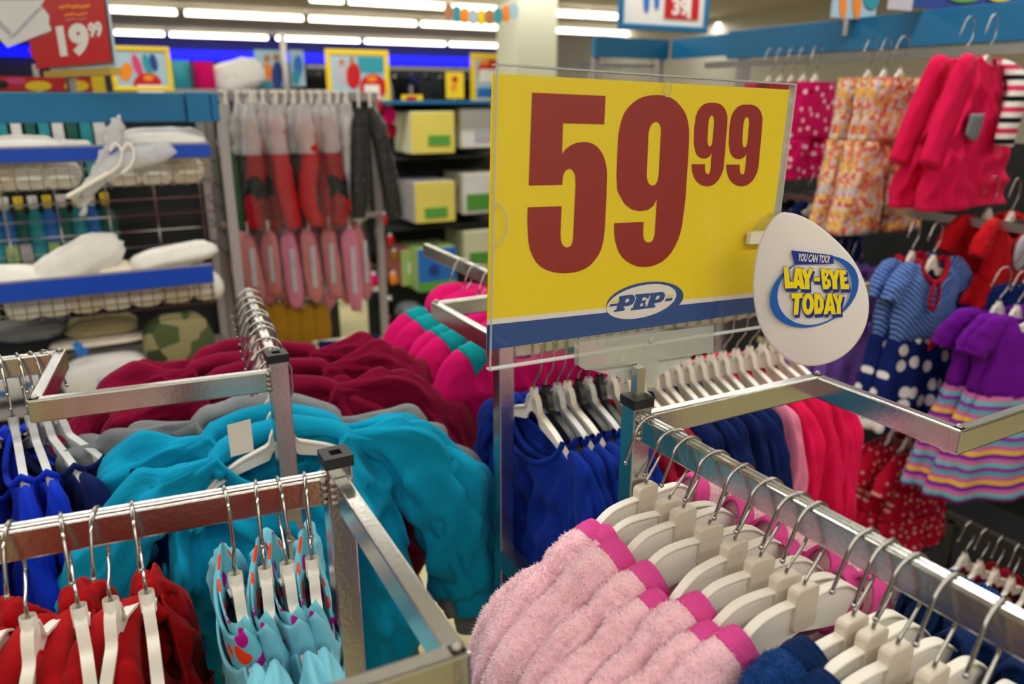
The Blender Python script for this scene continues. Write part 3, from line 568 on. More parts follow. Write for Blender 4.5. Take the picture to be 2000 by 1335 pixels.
# sweat tops with hood: turquoise, grey, burgundy
def hood(nw, seed, r=.026, back=.03, drop=.02, low=0):
    nz = wob(seed); P = []; n = 26
    for i in range(n + 1):
        a = math.pi * (i / n) * 1.30 - math.pi * .15
        P.append((nw * 1.15 * math.cos(a), .004 + back * math.sin(a) * .9, NZ + .004 - low - drop * (1 - max(0, math.sin(a))) - (.03 * max(0, -math.sin(a)))))
    rr = [r * (.55 + .6 * math.sin(math.pi * min(1, max(0, i / n)))) * (1 + .10 * nz(i * .5, 1)) for i in range(n + 1)]
    mb = MB().tube(P, rr, 14, True); mb.v = [tuple(Vector(v) + Vector((0, 0, .004 * nz(v[0] * 60, v[2] * 80)))) for v in mb.v]; return mb
for sd in range(3):
    bd = body(70 + sd, sw=.152, nw=.080, L=.46, hw=.185, slope=.46, dipF=.060, dipB=.02, dep=.028, dbot=.034, fold=.036, ff=3, drop0=.014)
    sls = [sleeve(s_, 80 + sd * 3 + s_, [(.090, 0, -.034), (.142, 0, -.054), (.190, -.004, -.085), (.232, -.006, -.155), (.266, -.004, -.245), (.290, 0, -.335)], [.010, .026, .044, .047, .043, .034], .55, .42) for s_ in (-1, 1)]
    cf = [sleeve(s_, 5, [(.2915, 0, -.33), (.300, 0, -.375)], [.0345, .034], .55, .02) for s_ in (-1, 1)]
    hd = hood(.076, 90 + sd, .015, .030, .02, .022)
    garment_kind(f'hoodie{sd}', [('body', bd.mesh('body', 'turquoise', True), .003)] + [('sleeve', x.mesh('sleeve', 'turquoise', True), 0) for x in sls] + [('cuff', x.mesh('cuff', 'turquoise', True), 0) for x in cf] + [('hood', hd.mesh('hood', 'turquoise', True), 0)])
    if sd == 2:
        lb = body(76, sw=.152, nw=.080, L=.85, hw=.27, slope=.46, dipF=.06, dipB=.02, dep=.028, dbot=.045, fold=.022, ff=3, drop0=.014)
        garment_kind('longtop', [('body', lb.mesh('body', 'grey_marl', True), .003)] + GAR['hoodie2'][1:])
    # plain round-neck tops for the tightly packed rails
    bd = body(100 + sd, sw=.152, nw=.098, L=.52, hw=.165, slope=.55, dipF=.06, dipB=.03, dep=.015, dbot=.022, fold=.015, ff=3, drop0=.048)
    sls = [sleeve(s_, 110 + sd * 3 + s_, [(.115, 0, -.062), (.145, 0, -.080), (.168, -.002, -.135), (.182, -.004, -.22), (.190, -.002, -.32), (.193, 0, -.41)], [.010, .022, .031, .030, .028, .025], .55, .24) for s_ in (-1, 1)]
    nb = MB().tube(neck_loop(.099, .06, .03, .048), .005, 8, False)
    garment_kind(f'top{sd}', [('body', bd.mesh('body', 'royal', True), .0025)] + [('sleeve', x.mesh('sleeve', 'royal', True), 0) for x in sls] + [('neck_band', nb.mesh('neck_band', 'royal', True), 0)])
    # loosely hung zip tops with open necks (red) and quilted baby tops (ice blue)
    bd = body(130 + sd, sw=.156, nw=.104, L=.48, hw=.175, slope=.55, dipF=.12, dipB=.09, dep=.020, dbot=.030, fold=.030, ff=4, drop0=.052, fr=1.7)
    sls = [sleeve(s_, 140 + sd * 3 + s_, [(.118, 0, -.064), (.146, 0, -.078), (.167, -.004, -.11), (.182, -.008, -.19), (.190, -.004, -.29), (.192, 0, -.38)], [.010, .025, .037, .036, .033, .028], .62, .30) for s_ in (-1, 1)]
    hd = hood(.090, 150 + sd, .015, .030, .02, .058)
    garment_kind(f'zip{sd}', [('body', bd.mesh('body', 'red', True), .003)] + [('sleeve', x.mesh('sleeve', 'red', True), 0) for x in sls] + [('hood', hd.mesh('hood', 'red', True), 0)])
    bd = body(160 + sd, sw=.128, nw=.070, L=.38, hw=.145, slope=.42, dipF=.085, dipB=.03, dep=.014, dbot=.018, fold=.008, ff=3, drop0=.040)
    sls = [sleeve(s_, 170 + sd * 3 + s_, [(.088, 0, -.044), (.120, 0, -.052), (.147, -.003, -.092), (.162, -.004, -.16), (.167, -.002, -.24), (.167, 0, -.30)], [.012, .030, .042, .041, .037, .030], .44, .26) for s_ in (-1, 1)]
    NL = [Vector(p) for p in neck_loop(.072, .085, .03, .040)]
    def band(u, v, off):
        i = u * 36; q = NL[int(i) % 36].lerp(NL[(int(i) + 1) % 36], i - int(i)); f = 1 + .10 * math.sin(v * 2.6) + off
        return (q.x * f, q.y * (.62 + .22 * v + off * 4), q.z - .006 + .056 * v - (.012 * max(0, v - .75) / .25 if off > 0 else 0) + .004 * mn.noise((q.x * 40 + sd, q.y * 40, v)))
    co = MB().grid(48, 6, lambda u, v: band(u, v, -.03), True); pp = MB().grid(48, 7, lambda u, v: band(u, v * 1.03, .03), True)
    garment_kind(f'baby{sd}', [('body', bd.mesh('body', 'ice_blue', True), .003)] + [('sleeve', x.mesh('sleeve', 'ice_blue', True), 0) for x in sls] + [('collar_lining', co.mesh('collar_lining', 'hearts', True), .002), ('collar', pp.mesh('collar', 'hearts' if sd == 0 else 'ice_blue', True), .004)])
    # magenta tops with teal shoulder panels
    bd = body(190 + sd, sw=.150, nw=.055, L=.46, hw=.175, slope=.34, dipF=.05, dipB=.01, dep=.026, dbot=.03, fold=.008, ff=3)
    sls = [sleeve(s_, 200 + sd * 3 + s_, [(.135, 0, -.034), (.165, -.002, -.060), (.195, -.006, -.125), (.220, -.006, -.21), (.236, -.002, -.30), (.240, 0, -.38)], [.036, .042, .043, .040, .036, .032], .60, .10) for s_ in (-1, 1)]
    pn = [sleeve(s_, 7, [(.098, 0, -.024), (.118, 0, -.029), (.138, -.001, -.037)], [.026, .036, .0385], .60, .03) for s_ in (-1, 1)]
    hd = hood(.060, 210 + sd, .036, .035, .02)
    garment_kind(f'panel{sd}', [('body', bd.mesh('body', 'magenta', True), .003)] + [('sleeve', x.mesh('sleeve', 'magenta', True), 0) for x in sls] + [('shoulder_panel', x.mesh('shoulder_panel', 'teal_panel', True), 0) for x in pn] + [('hood', hd.mesh('hood', 'magenta', True), 0)])
def all_of(m): return {k_: m for k_ in ('body', 'sleeve', 'hood', 'neck_band', 'cuff')}
rnd = random.Random(5)
TAGSH = MB().box((0, 0, 0), (.034, .001, .05)).mesh('price_ticket', 'white_plastic')

# P rail: pink gowns then navy gowns on white tabbed hangers
hooks = [(1277, 812), (1328, 836), (1355, 851), (1409, 878), (1463, 904), (1516, 931), (1567, 959), (1603, 979), (1706, 1030), (1746, 1052), (1797, 1078), (1873, 1117), (1963, 1168)]
for i, (u, v) in enumerate(hooks + [(None, 0), (None, 0)]):
    if u: y_ = at_z(u, v, RZ + .003).y
    else: y_ -= .045
    a, b = rails['P']; x_ = a.x + (b.x - a.x) * (a.y - y_) / (a.y - b.y)
    rz = R([7, -6, 3, -3, 6, -2, -4, 2, 2, 4, 0, 4, 8, 0, 3][i]); pink = i < 8; lp = Vector((x_, y_, RZ + .0015))
    hanger(lp, rz, f'white hanger with square tab, {ORD[i]} from the post on the near right rail', 'tabbed hangers on the near right rail', True)
    sx_ = [0, .012, -.006, .004, -.012, .010, -.004, .006, .030, .02, -.008, .005, 0, .006, 0][i]; gz = [0, -.004, .006, -.003, -.010, 0, -.008, -.002, .016, .006, 0, 0, 0, 0, 0][i]
    wear(f'gown{i % 3}', lp + Vector((math.cos(rz) * sx_, math.sin(rz) * sx_, gz)), rz + R([4, -3, 0, 5, -5, 2, 4, -2, 0, 3, -2, 0, 2, 0, 0][i]), f'{"pale pink fleece gown" if pink else "navy blue fleece gown"}, {ORD[i]} from the post on the near right rail', 'gown', 'fleece gowns on the near right rail', 'fleece_gown', None if pink else NAVYF)
# P2 rail: red tops towards the left, ice blue printed-collar tops by the post
a, b = rails['P2']; d_ = (b - a).normalized(); ang = math.atan2(d_.y, d_.x)
spec = [(590, 912, 'baby'), (541, 925, 'baby'), (497, 930, 'baby'), (437, 942, 'baby'), (258, 975, 'zip'), (184, 993, 'zip'), (118, 1006, 'zip'), (14, 1023, 'zip'), (-90, 1040, 'zip')]
for i, (u, v, kd) in enumerate(spec):
    p = at_z(u, v, RZ + .003); tt = (p - a).dot(d_); lp = a + d_ * tt + upv * .0015; rz = ang - R(90) + R([-3, 4, -2, 6, 5, -6, 9, -3, 4][i])
    w1 = 'ice blue top with heart print collar' if kd == 'baby' else 'red hooded top'
    if kd == 'baby': lp2 = lp
    hanger(lp, rz, f'white hanger of {"an ice blue top" if kd == "baby" else "a red top"}, {ORD[i]} from the post on the front left rail', 'hangers on the front left rail', flip=(i == 3), wide=.76 if kd == 'baby' else .87)
    g = wear(f'{kd}{[1, 2, 1, 0][i] if i < 4 else i % 3}', lp, rz, f'{w1}, {ORD[i]} from the post on the front left rail', 'top', 'tops on the front left rail', 'baby_jacket' if kd == 'baby' else 'red_sweatshirt')
# P3 rail: turquoise, grey, burgundy
a, b = rails['P3']; d_ = (b - a).normalized(); ang = math.atan2(d_.y, d_.x)
cols = ['turquoise', 'turquoise', 'grey_marl', 'burgundy', 'burgundy', 'burgundy', 'burgundy', 'burgundy', 'burgundy', 'burgundy']
for i in range(10):
    tt = [.02, .08, .135, .20, .235, .29, .325, .385, .43, .49][i]; lp = a + d_ * tt + upv * .0015; rz = ang - R(90) + R([5, -6, -9, 8, -6, 12, -11, 5, -4, 9][i])
    cn = {'turquoise': 'turquoise', 'grey_marl': 'grey marl', 'burgundy': 'burgundy'}[cols[i]]
    hanger(lp, rz, f'white hanger carrying a {cn} hooded top, {ORD[i]} behind the middle left post', 'hangers on the rail behind the middle left post')
    wear('longtop' if i == 2 else f'hoodie{i % 3}', lp, rz, f'{cn} hooded sweat top, {ORD[i]} behind the middle left post', 'hooded top', 'sweat tops behind the middle left post', 'hooded_sweatshirt', all_of(cols[i]), [1.14, 1.14, 1.28, 1.16, 1.02, 1.12, 1.0, 1.1, 1.04, 1.12][i]).rotation_euler.y = R([0, 2, 4, -6, 8, -9, 5, 11, -8, 6][i])
tk = thing('price_ticket', 'white price ticket at the neck of the front turquoise top', 'ticket', at_y(470, 855, 1.085), R(12)); put('card', TAGSH, tk)
# P3 outer rail at the far left: blue and navy tops
a, b = V3(-.096, 1.325), V3(-.62, 1.345); d_ = (b - a).normalized(); ang = math.atan2(d_.y, d_.x)
for i, tt in enumerate([.012, .03, .048, .07, .115, .135, .19, .23, .28]):
    lp = a + d_ * tt + upv * .0015; rz = ang - R(90) + R([40, 25, 14, 8, -3, 4, 0, 3, -4][i]); c = ['navy', 'navy', 'royal', 'royal', 'royal', 'royal', 'royal', 'royal', 'royal'][i]
    hanger(lp, rz, f'pale hanger of a {"navy" if c == "navy" else "bright blue"} top, {ORD[i]} from the corner of the left offset rail', 'hangers on the left offset rail', m='grey_hanger')
    wear(f'top{i % 3}', lp, rz, f'{"navy" if c == "navy" else "bright blue"} top, {ORD[i]} from the corner of the left offset rail', 'top', 'blue tops on the left offset rail', 'blue_sweater', all_of(c))
# M rail: royal, crimson, navy, light pink, magenta
a, b = rails['M']; d_ = Vector((1, 0, 0))
seq = [('deep_blue', 'royal blue')] * 7 + [('crimson', 'crimson')] * 3 + [('navy', 'navy')] * 7 + [('light_pink', 'light pink')] + [('hot_pink', 'bright pink')] * 4
ORD2 = ORD + ['twenty-first', 'twenty-second', 'twenty-third']
for i, (c, w1) in enumerate(seq):
    x_ = [.045, .068, .091, .112, .134, .155, .178, .205, .235, .262, .292, .32, .349, .377, .407, .436, .466, .50, .535, .57, .605, .64][i]
    lp = a + d_ * x_ + upv * .0015; rz = -R(90) + R(rnd.uniform(-4, 4)); hm = ('white_plastic', 'black_hanger', 'grey_hanger', 'white_plastic', 'black_hanger', 'grey_hanger', 'black_hanger')[i] if i < 7 else 'white_plastic'
    hw_ = {'white_plastic': 'white', 'black_hanger': 'black', 'grey_hanger': 'pale grey'}[hm]
    hanger(lp, rz, f'{hw_} hanger of a {w1} top, {ORD2[i]} on the rail behind the sign', 'hangers on the rail behind the price sign', m=hm)
    wear(f'top{i % 3}', lp, rz, f'{w1} top, {ORD2[i]} from the post on the rail behind the sign', 'top', 'tops on the rail behind the price sign', 'plain_sweater', all_of(c))
# M outer rail: magenta tops with teal shoulders
a, b = V3(.753, 1.345), V3(.760, 1.92)
for i, tt in enumerate([.03, .10, .175, .25, .33]):
    lp = a + (b - a).normalized() * tt + upv * .0015; rz = R([6, -5, 4, -3, 2][i])
    hanger(lp, rz, f'white hanger of a magenta top, {ORD[i]} on the offset rail left of the sign', 'hangers on the offset rail left of the price sign')
    wear(f'panel{i % 3}', lp, rz, f'magenta top with teal shoulder panel, {ORD[i]} on the offset rail left of the sign', 'top', 'magenta tops left of the price sign', 'panelled_jacket')

# the front left fixture arm's own rail, just below the frame: unseen red tops, added to redden the rails' reflections
for i, y_ in enumerate([.37, .31, .25, .19]):
    lp = V3(-.06, y_, RZ + .0015)
    hanger(lp, R(3 * i - 4), f'white hanger of an added unseen red top, {ORD[i]} on the front left offset rail', 'added hangers on the front left offset rail')
    wear(f'zip{i % 3}', lp, R(3 * i - 4), f'added unseen red hooded top, {ORD[i]} on the front left offset rail', 'top', 'added red tops on the front left offset rail', 'red_sweatshirt')
# ------------------------------------------------------------------ background: shared helpers
def on_face(name, me, m, parent, p0, ex, ez, off):       # mesh in local xy onto the vertical plane through p0; off towards the viewer
    n = ex.cross(ez) ; mt = Matrix.Translation(p0 + n * off - Vector(parent.location)) @ Matrix((ex, ez, n)).transposed().to_4x4()
    return on_plane(me, name, m, parent, mt)
EX, EY = Vector((1, 0, 0)), Vector((0, 1, 0))
class Face:
    """a vertical printed card standing in the scene; traced points are laid on its own plane"""
    def __init__(s, p0, ex): s.p0, s.ex, s.n = Vector(p0), ex.normalized(), ex.normalized().cross(upv)
    def __call__(s, u, v):
        p = at_plane(u, v, s.p0, s.n) - s.p0; return (p.dot(s.ex), p.z)
    def flat(s, name, loops, m, parent, off, th=.0003): return on_face(name, flat_shape([[s(*q) for q in l_] for l_ in loops], th), m, parent, s.p0, s.ex, upv, off)
    def rect(s, name, u0, v0, u1, v1, m, parent, off, th=.0003):
        a, b = s(u0, v1), s(u1, v0); return on_face(name, flat_shape([[a, (b[0], a[1]), b, (a[0], b[1])]], th), m, parent, s.p0, s.ex, upv, off)
    def text(s, body_, u, v, wu, hv, m, parent, off, name='printed_text', bold=.04):
        c = s(u, v); x = abs(s(u + wu / 2, v)[0] - s(u - wu / 2, v)[0]); z = abs(s(u, v - hv / 2)[1] - s(u, v + hv / 2)[1])
        me = text_mesh(body_, bold); me.transform(Matrix.Translation((c[0], c[1], 0)) @ Matrix.Diagonal((x, z, 1, 1)).to_4x4()); return on_face(name, me, m, parent, s.p0, s.ex, upv, off)
def col(name, h, **k_):
    if name not in M: mat(name, h, **({'rough': .5} | k_))
    return name
for nm, h in dict(pr_red='#c4000c', pr_orange='#f08a10', pr_white='#eceaea', pr_grey='#bcb8c4', pr_sky='#a9c6d8', pr_teal='#2396a8', pr_navy='#173a8c', pr_yellow='#f2cf10', pr_pink='#d83a78', pr_skin='#b8764a', pr_blue='#1f6fc8', pr_gold='#b99638', pr_green='#5aa040', pr_lime='#a8c878', pr_cream='#e8e6c8', pr_lemon='#e8d860').items(): col(nm, h)

# ------------------------------------------------------------------ left gondola
LY = 2.65
lg_ = thing('shelf_unit', 'blue-topped metal shelf unit with wire basket shelves, behind the racks', 'shelf unit', (-.2, LY, 0))
def lgp(mb, name, m, **k_):
    o = mb.build(name, m, lg_, **k_); o.location = -lg_.location; return o
xe = at_y(428, 210, LY).x; zt, zb = at_y(380, 181, LY).z, at_y(380, 237, LY).z; xc = at_y(362, 210, LY).x
lgp(MB().box(((xc - 1.6) / 2 - .0, LY + .012, (zt + zb) / 2), (xc + 1.6, .024, zt - zb)), 'header_board', 'teal_paint', bevel=.003)
lgp(MB().box(((xc + xe) / 2 - .012, LY + .006, (zt + zb) / 2), (xe - xc - .03, .036, zt - zb + .004)), 'header_end', 'teal_paint', bevel=.003)
lgp(MB().box((xe - .012, LY + .3, (zt + zb) / 2), (.024, .6, zt - zb)), 'header_side', 'teal_paint', bevel=.003)
for yy in (LY + .02, LY + .58): lgp(MB().box((xe + .005, yy, zb / 2), (.030, .030, zb)), 'upright', 'grey_paint', bevel=.002)
lgp(MB().box((-.6, LY + .62, zb / 2), (2.0, .02, zb)), 'back_panel', 'dark_panel')
zs = []
for (ur, vr, hh) in ((410, 293, 24), (416, 533, 40)):
    zc = at_y(ur, vr, LY).z; ht = (at_y(ur, vr - hh / 2, LY).z - at_y(ur, vr + hh / 2, LY).z) * (1 if hh < 30 else .8); zs.append(zc)
    x1 = at_y(ur, vr, LY).x
    lgp(MB().box(((x1 - 1.6) / 2, LY - .006, zc), (x1 + 1.6, .010, ht)), 'price_strip', 'price_blue')
    lgp(MB().box(((x1 - 1.6) / 2, LY + .002, zc), (x1 + 1.6, .006, ht + .012)), 'strip_holder', 'grey_paint')
    # wire basket: front and floor wires
    mb = MB(); zb2 = zc - .10
    for i in range(46): mb.box((x1 - .012 - .035 * i, LY + .004, zc - .055), (.003, .003, .10))
    for q in range(4): mb.box(((x1 - 1.6) / 2, LY + .004, zc - .02 - .026 * q), (x1 + 1.6, .003, .003))
    for i in range(24): mb.box((x1 - .012 - .07 * i, LY + .29, zb2), (.003, .56, .003))
    for i in range(9): mb.box((x1 - .002, LY + .03 + .07 * i, zc - .055), (.003, .003, .10))
    lgp(mb, 'basket_wire', 'wire')
# wire grid above the lower shelf
mb = MB(); x1 = xe
for q in range(6): mb.box(((x1 - 1.6) / 2, LY + .33, zs[1] + .05 + .055 * q), (x1 + 1.6, .005, .005))
for i in range(12): mb.box((x1 - .05 - .15 * i, LY + .33, zs[1] + .18), (.006, .006, .36))
for q in range(5): mb.box((x1, LY + .3, zs[1] + .02 + .08 * q), (.005, .56, .005))
lgp(mb, 'wire_grid', 'wire')
def pillow(c, d, seed, rz=0, rx=0, ry=0, nu=26, nv=14, wr=.10):
    mt = Matrix.Translation(c) @ Matrix.Rotation(rz, 4, 'Z') @ Matrix.Rotation(ry, 4, 'Y') @ Matrix.Rotation(rx, 4, 'X'); mb = MB()
    def fn(u, v):
        a, b = 2 * math.pi * u, math.pi * v; cx, sx = math.cos(a), math.sin(a); e = .55
        p = Vector((math.copysign(abs(cx) ** e, cx) * math.sin(b) ** .6, math.copysign(abs(sx) ** e, sx) * math.sin(b) ** .6, math.cos(b)))
        f = 1 + wr * mn.noise((p.x * 2 + seed, p.y * 2, p.z * 3)) + wr * .5 * mn.noise((p.x * 5, p.y * 5 + seed, p.z * 6))
        return mt @ Vector((p.x * d[0] / 2 * f, p.y * d[1] / 2 * f, p.z * d[2] / 2 * f))
    return mb.grid(nu, nv, fn, True)
def soft(name, c, d, m, label, cat, group=None, seed=1, rz=0, ry=0, wr=.12):
    c = Vector(c); o = pillow((0, 0, 0), d, seed, rz, 0, ry, wr=wr).build(name, m, None, True); o.location = c; return tag(o, label, cat, group)
# white folded goods on the two basket shelves
def lat(u, v, y=LY + .12): return at_y(u, v, y)
soft('folded_blanket', lat(40, 290), (.22, .2, .075), 'white_cloth', 'white folded blanket at the left on the upper basket shelf', 'blanket', seed=2)
soft('folded_blanket', lat(145, 290, LY + .16), (.10, .2, .05), 'white_cloth', 'small white bundle between two blankets on the upper basket shelf', 'blanket', seed=3)
soft('folded_blanket', lat(318, 272), (.25, .22, .075), 'white_cloth', 'long white folded blanket at the right on the upper basket shelf', 'blanket', seed=4)
soft('white_pillow', lat(150, 515), (.30, .16, .13), 'white_cloth', 'large white pillow tilted on the lower basket shelf', 'pillow', seed=6, ry=-R(26))
soft('white_pillow', lat(20, 548), (.20, .2, .09), 'white_cloth', 'white pillow lying at the far left on the lower basket shelf', 'pillow', seed=7, ry=R(8))
soft('folded_blanket', lat(225, 530), (.11, .2, .06), 'cream_cloth', 'small cream bundle right of the tilted white pillow', 'blanket', seed=8)
soft('wrapped_blanket', lat(340, 500), (.28, .16, .065), 'white_cloth', 'white blanket in clear wrap at the right of the lower basket shelf', 'blanket', seed=9, ry=-R(7))
for (ua, va, ub, n, zz) in ((10, 360, 372, 7, 0), (10, 620, 385, 7, 1)):
    for i in range(n):
        p = at_y(ua + (ub - ua) * i / (n - 1), 400, LY + .10); c = Vector((p.x, LY + .13, zs[zz] - .065))
        if zz == 0 and i == 3: continue
        soft('folded_cloth', c, (.108, .2, .088), 'white_cloth' if (i + zz) % 3 else 'cream_cloth', f'folded pale cloth inside the {"upper" if zz == 0 else "lower"} wire basket, {ORD[i]} from the left', 'folded cloth', 'folded cloths inside the wire baskets', seed=20 + i + zz * 9, wr=.04)
# bottles on the shelf behind the grid
bt = {}
for i in range(9):
    t = thing('bottle', f'{["teal", "blue", "dark green"][i % 3]} packaged bottle behind the wire grid, {ORD[i]} from the left', 'bottle', (at_y(-10 + 28 * i, 450, LY + .45).x, LY + .45, zs[1] - .09), 0, 'bottles behind the wire grid')
    mm = ['pr_teal', 'pr_blue', col('pr_forest', '#0d5a50')][i % 3]
    mb = MB(); prf = [(.0, 0), (.026, 0), (.03, .02), (.03, .17), (.024, .2), (.012, .215), (.012, .23)]
    mb.grid(12, len(prf), lambda u, v, P=prf: (P[round(v * (len(P) - 1))][0] * math.cos(2 * math.pi * u), P[round(v * (len(P) - 1))][0] * math.sin(2 * math.pi * u), P[round(v * (len(P) - 1))][1] * 1.25), True)
    mb.build('bottle_body', mm, t, True); MB().tube([(0, 0, .28), (0, 0, .32)], .014, 10).build('bottle_cap', 'pr_white' if i % 2 else 'pr_yellow', t, True)
    MB().box((0, -.0305, .12), (.036, .003, .09)).build('bottle_label', ['pr_grey', 'pr_teal', 'pr_lime'][(i + 1) % 3], t)
for i in range(9):
    t = tag(MB().box((0, 0, .10), (.055, .04, .2)).build('carton', ['pr_teal', 'pr_white', col('pr_forest', '#0d5a50')][i % 3], None, bevel=.003), f'small {["teal", "white", "dark green"][i % 3]} carton behind the upper shelf goods, {ORD[i]} from the left', 'carton', 'cartons behind the upper shelf goods')
    t.location = (at_y(5 + 27 * i, 250, LY + .45).x, LY + .45, zs[0] - .095)
# lower shelf: packaged bedding, camouflage bag
lgp(MB().box((-.6 + (xe + .0) / 2 - .0, LY + .3, .62), (xe + 1.2, .58, .02)), 'lower_shelf', 'grey_paint')
def packet(name, u0, v0, u1, v1, y, dep, m, label, film=True, stars=()):
    F = Face((0, y, 1), EX); a, b = F(u0, v1), F(u1, v0); t = thing(name, label, 'packet', ((a[0] + b[0]) / 2, y, a[1] + 1)); w_ = b[0] - a[0]; h_ = b[1] - a[1]
    pillow((0, dep / 2, h_ / 2), (w_ * 1.04, dep, h_ * 1.04), hash(name + str(u0)) % 97, wr=.05).build('contents', m, t, True)
    if film: pillow((0, dep / 2, h_ / 2), (w_ * 1.09, dep * 1.12, h_ * 1.09), 3, wr=.04).build('clear_wrap', 'film', t, True)
    for (u, v, r_, mm) in stars:
        c = F(u, v); rr = r_ * w_ / (u1 - u0)
        pts = [(c[0] - (a[0] + b[0]) / 2 + rr * (1 if k_ % 2 == 0 else .5) * math.sin(math.pi * k_ / 5), c[1] - a[1] + rr * (1 if k_ % 2 == 0 else .5) * math.cos(math.pi * k_ / 5)) for k_ in range(10)]
        me = flat_shape([pts], .0006); me.transform(Matrix.Translation((0, -.008 - .0, 0)) @ Matrix.Rotation(R(90), 4, 'X')); me.materials.clear(); me.materials.append(M[mm]); put('printed_star', me, t)
    return t
packet('bedding_packet', 130, 690, 295, 800, LY + .02, .12, 'white_cloth', 'clear packet of white bedding printed with a blue star, behind the left rack arm', stars=[(282, 712, 14, 'pr_blue'), (160, 684, 16, 'pr_blue'), (255, 735, 9, 'pr_sky'), (195, 742, 9, 'pr_sky')])
packet('bedding_packet', 100, 655, 290, 692, LY + .06, .12, 'cream_cloth', 'flat packet of pale bedding lying on the starred bedding packet', stars=[(150, 672, 12, 'pr_blue')])
packet('bedding_packet', -60, 700, 120, 800, LY + .02, .12, 'blue_print', 'packet of blue printed bedding at the far left, behind the offset rail')
packet('camouflage_bag', 292, 612, 412, 740, LY + .02, .10, 'camo', 'khaki camouflage bag at the right end of the lowest shelf', film=False)
soft('grey_bundle', lat(60, 640, LY + .2), (.20, .2, .06), 'grey_marl', 'grey bundle under the lower wire basket', 'bundle', seed=31)
soft('grey_bundle', lat(200, 635, LY + .2), (.22, .2, .06), 'khaki', 'dull khaki bundle under the lower wire basket', 'bundle', seed=33)
# clear bag of white hangers hung at the shelf front
t = thing('hanger_bag', 'crumpled clear bag of white plastic hangers hung on the upper basket', 'bag', at_y(235, 320, LY - .09))
Lc = Vector(t.location)
P_ = [at_y(u, v, LY - .09) - Lc for u, v in ((335, 292), (290, 300), (235, 318), (190, 352), (150, 395))]
mb = MB().tube(smooth_path(P_, 6), [.012, .020, .026, .028, .027, .030, .034, .034, .033, .034, .034, .033, .032, .030, .028, .026, .024, .022, .021, .02, .02, .019, .018, .016, .014], 14, True, .6)
mb.v = [tuple(Vector(v) * (1 + .16 * mn.noise(Vector(v) * 38)) + Vector((0, 0, .012 * mn.noise(Vector(v) * 60)))) for v in mb.v]
mb.build('bag', 'film_milky', t, True)
P_ = [at_y(u, v, LY - .09) - Lc for u, v in ((232, 228), (222, 262), (205, 300), (180, 350), (160, 420))]
mb = MB().tube(smooth_path(P_, 6), [.006, .012, .016, .020, .022, .024, .024, .022, .020, .018, .016, .014, .012, .012, .012, .012, .012, .012, .012, .012, .012, .012, .011, .01, .008], 12, True, .5)
mb.v = [tuple(Vector(v) + Vector((.016 * mn.noise(Vector(v) * 45), 0, .01 * mn.noise(Vector(v) * 70)))) for v in mb.v]
mb.build('bag_neck', 'film_milky', t, True)
MB().tube([at_y(232, 228, LY - .09) - Lc, at_y(232, 226, LY + .0) - Lc], .004, 6).build('tie', 'white_plastic', t)
for du in (0, 24):
    P_ = [at_y(u + du, v, LY - .115) - Lc for u, v in ((215, 296), (222, 282), (232, 284), (238, 300), (232, 322), (212, 340))]
    MB().tube(smooth_path(P_, 5), .0042, 7).build('hanger_hook', 'white_plastic', t, True)
P_ = [at_y(u, v, LY - .115) - Lc for u, v in ((212, 338), (180, 356), (150, 374), (130, 385))]
MB().tube(smooth_path(P_, 5), .007, 7).build('hanger_arm', 'white_plastic', t, True)
# red price sign 19 99 standing over the gondola
e50 = (rtv * math.sin(R(50)) - fwv * math.cos(R(50))).normalized()
F = Face(at_d(225, 130, 2.05), e50)
t = thing('promotional_sign', 'red price sign reading 19 99 beside a white cloth picture', 'sign', F.p0)
me = MB().box((-.22, .005, .148), (.44, .006, .30)).mesh('sign_card', 'pr_sky'); me.transform(Matrix((e50, -F.n, upv)).transposed().to_4x4()); put('sign_card', me, t)
me = MB().box((-.22, -.002, -.012), (.45, .03, .018)).mesh('sign_holder', 'pr_gold'); me.transform(Matrix((e50, -F.n, upv)).transposed().to_4x4()); put('sign_holder', me, t)
me = MB().box((-.30, 0, -.06), (.02, .02, .12)).mesh('sign_leg', 'steel'); me.transform(Matrix((e50, -F.n, upv)).transposed().to_4x4()); put('sign_leg', me, t)
q1 = lambda L_: [(x * .2996, y * .2996) for x, y in L_]
F.flat('white_cloth_picture', [q1([(0, 0), (320, 0), (330, 120), (345, 200), (190, 260), (60, 310), (0, 250)])], 'pr_white', t, .004)
F.flat('cloth_fold', [q1([(0, 120), (90, 215), (70, 235), (0, 170)])], 'pr_grey', t, .0045)
F.flat('cloth_fold', [q1([(250, 60), (320, 20), (110, 240), (60, 260)])], 'pr_grey', t, .0045)
F.flat('red_panel', [q1([(305, -60), (305, 0), (280, 35), (340, 110), (330, 150), (355, 205), (190, 270), (215, 300), (195, 325), (215, 345), (215, 375), (250, 400), (240, 450), (740, 405), (690, 0), (685, -60)])], 'pr_red', t, .005)
F.text('19', 147, 79, 62, 64, 'pr_white', t, .0055, bold=.06); F.text('99', 190, 58, 27, 30, 'pr_white', t, .0055, bold=.05)
for (a, b, yy, hh, mm) in ((400, 470, 28, 32, 'pr_orange'), (478, 530, 28, 32, 'pr_orange'), (538, 598, 26, 32, 'pr_orange'), (435, 500, 82, 26, 'pr_orange'), (508, 580, 80, 26, 'pr_orange'), (440, 500, 120, 14, 'pr_grey'), (510, 580, 118, 14, 'pr_grey'), (600, 672, 238, 10, 'pr_grey')):
    F.rect('printed_line', a * .2996, yy * .2996, b * .2996, (yy + hh) * .2996, mm, t, .0055)
KY = 4.4; kz = at_y(850, 203, KY).z
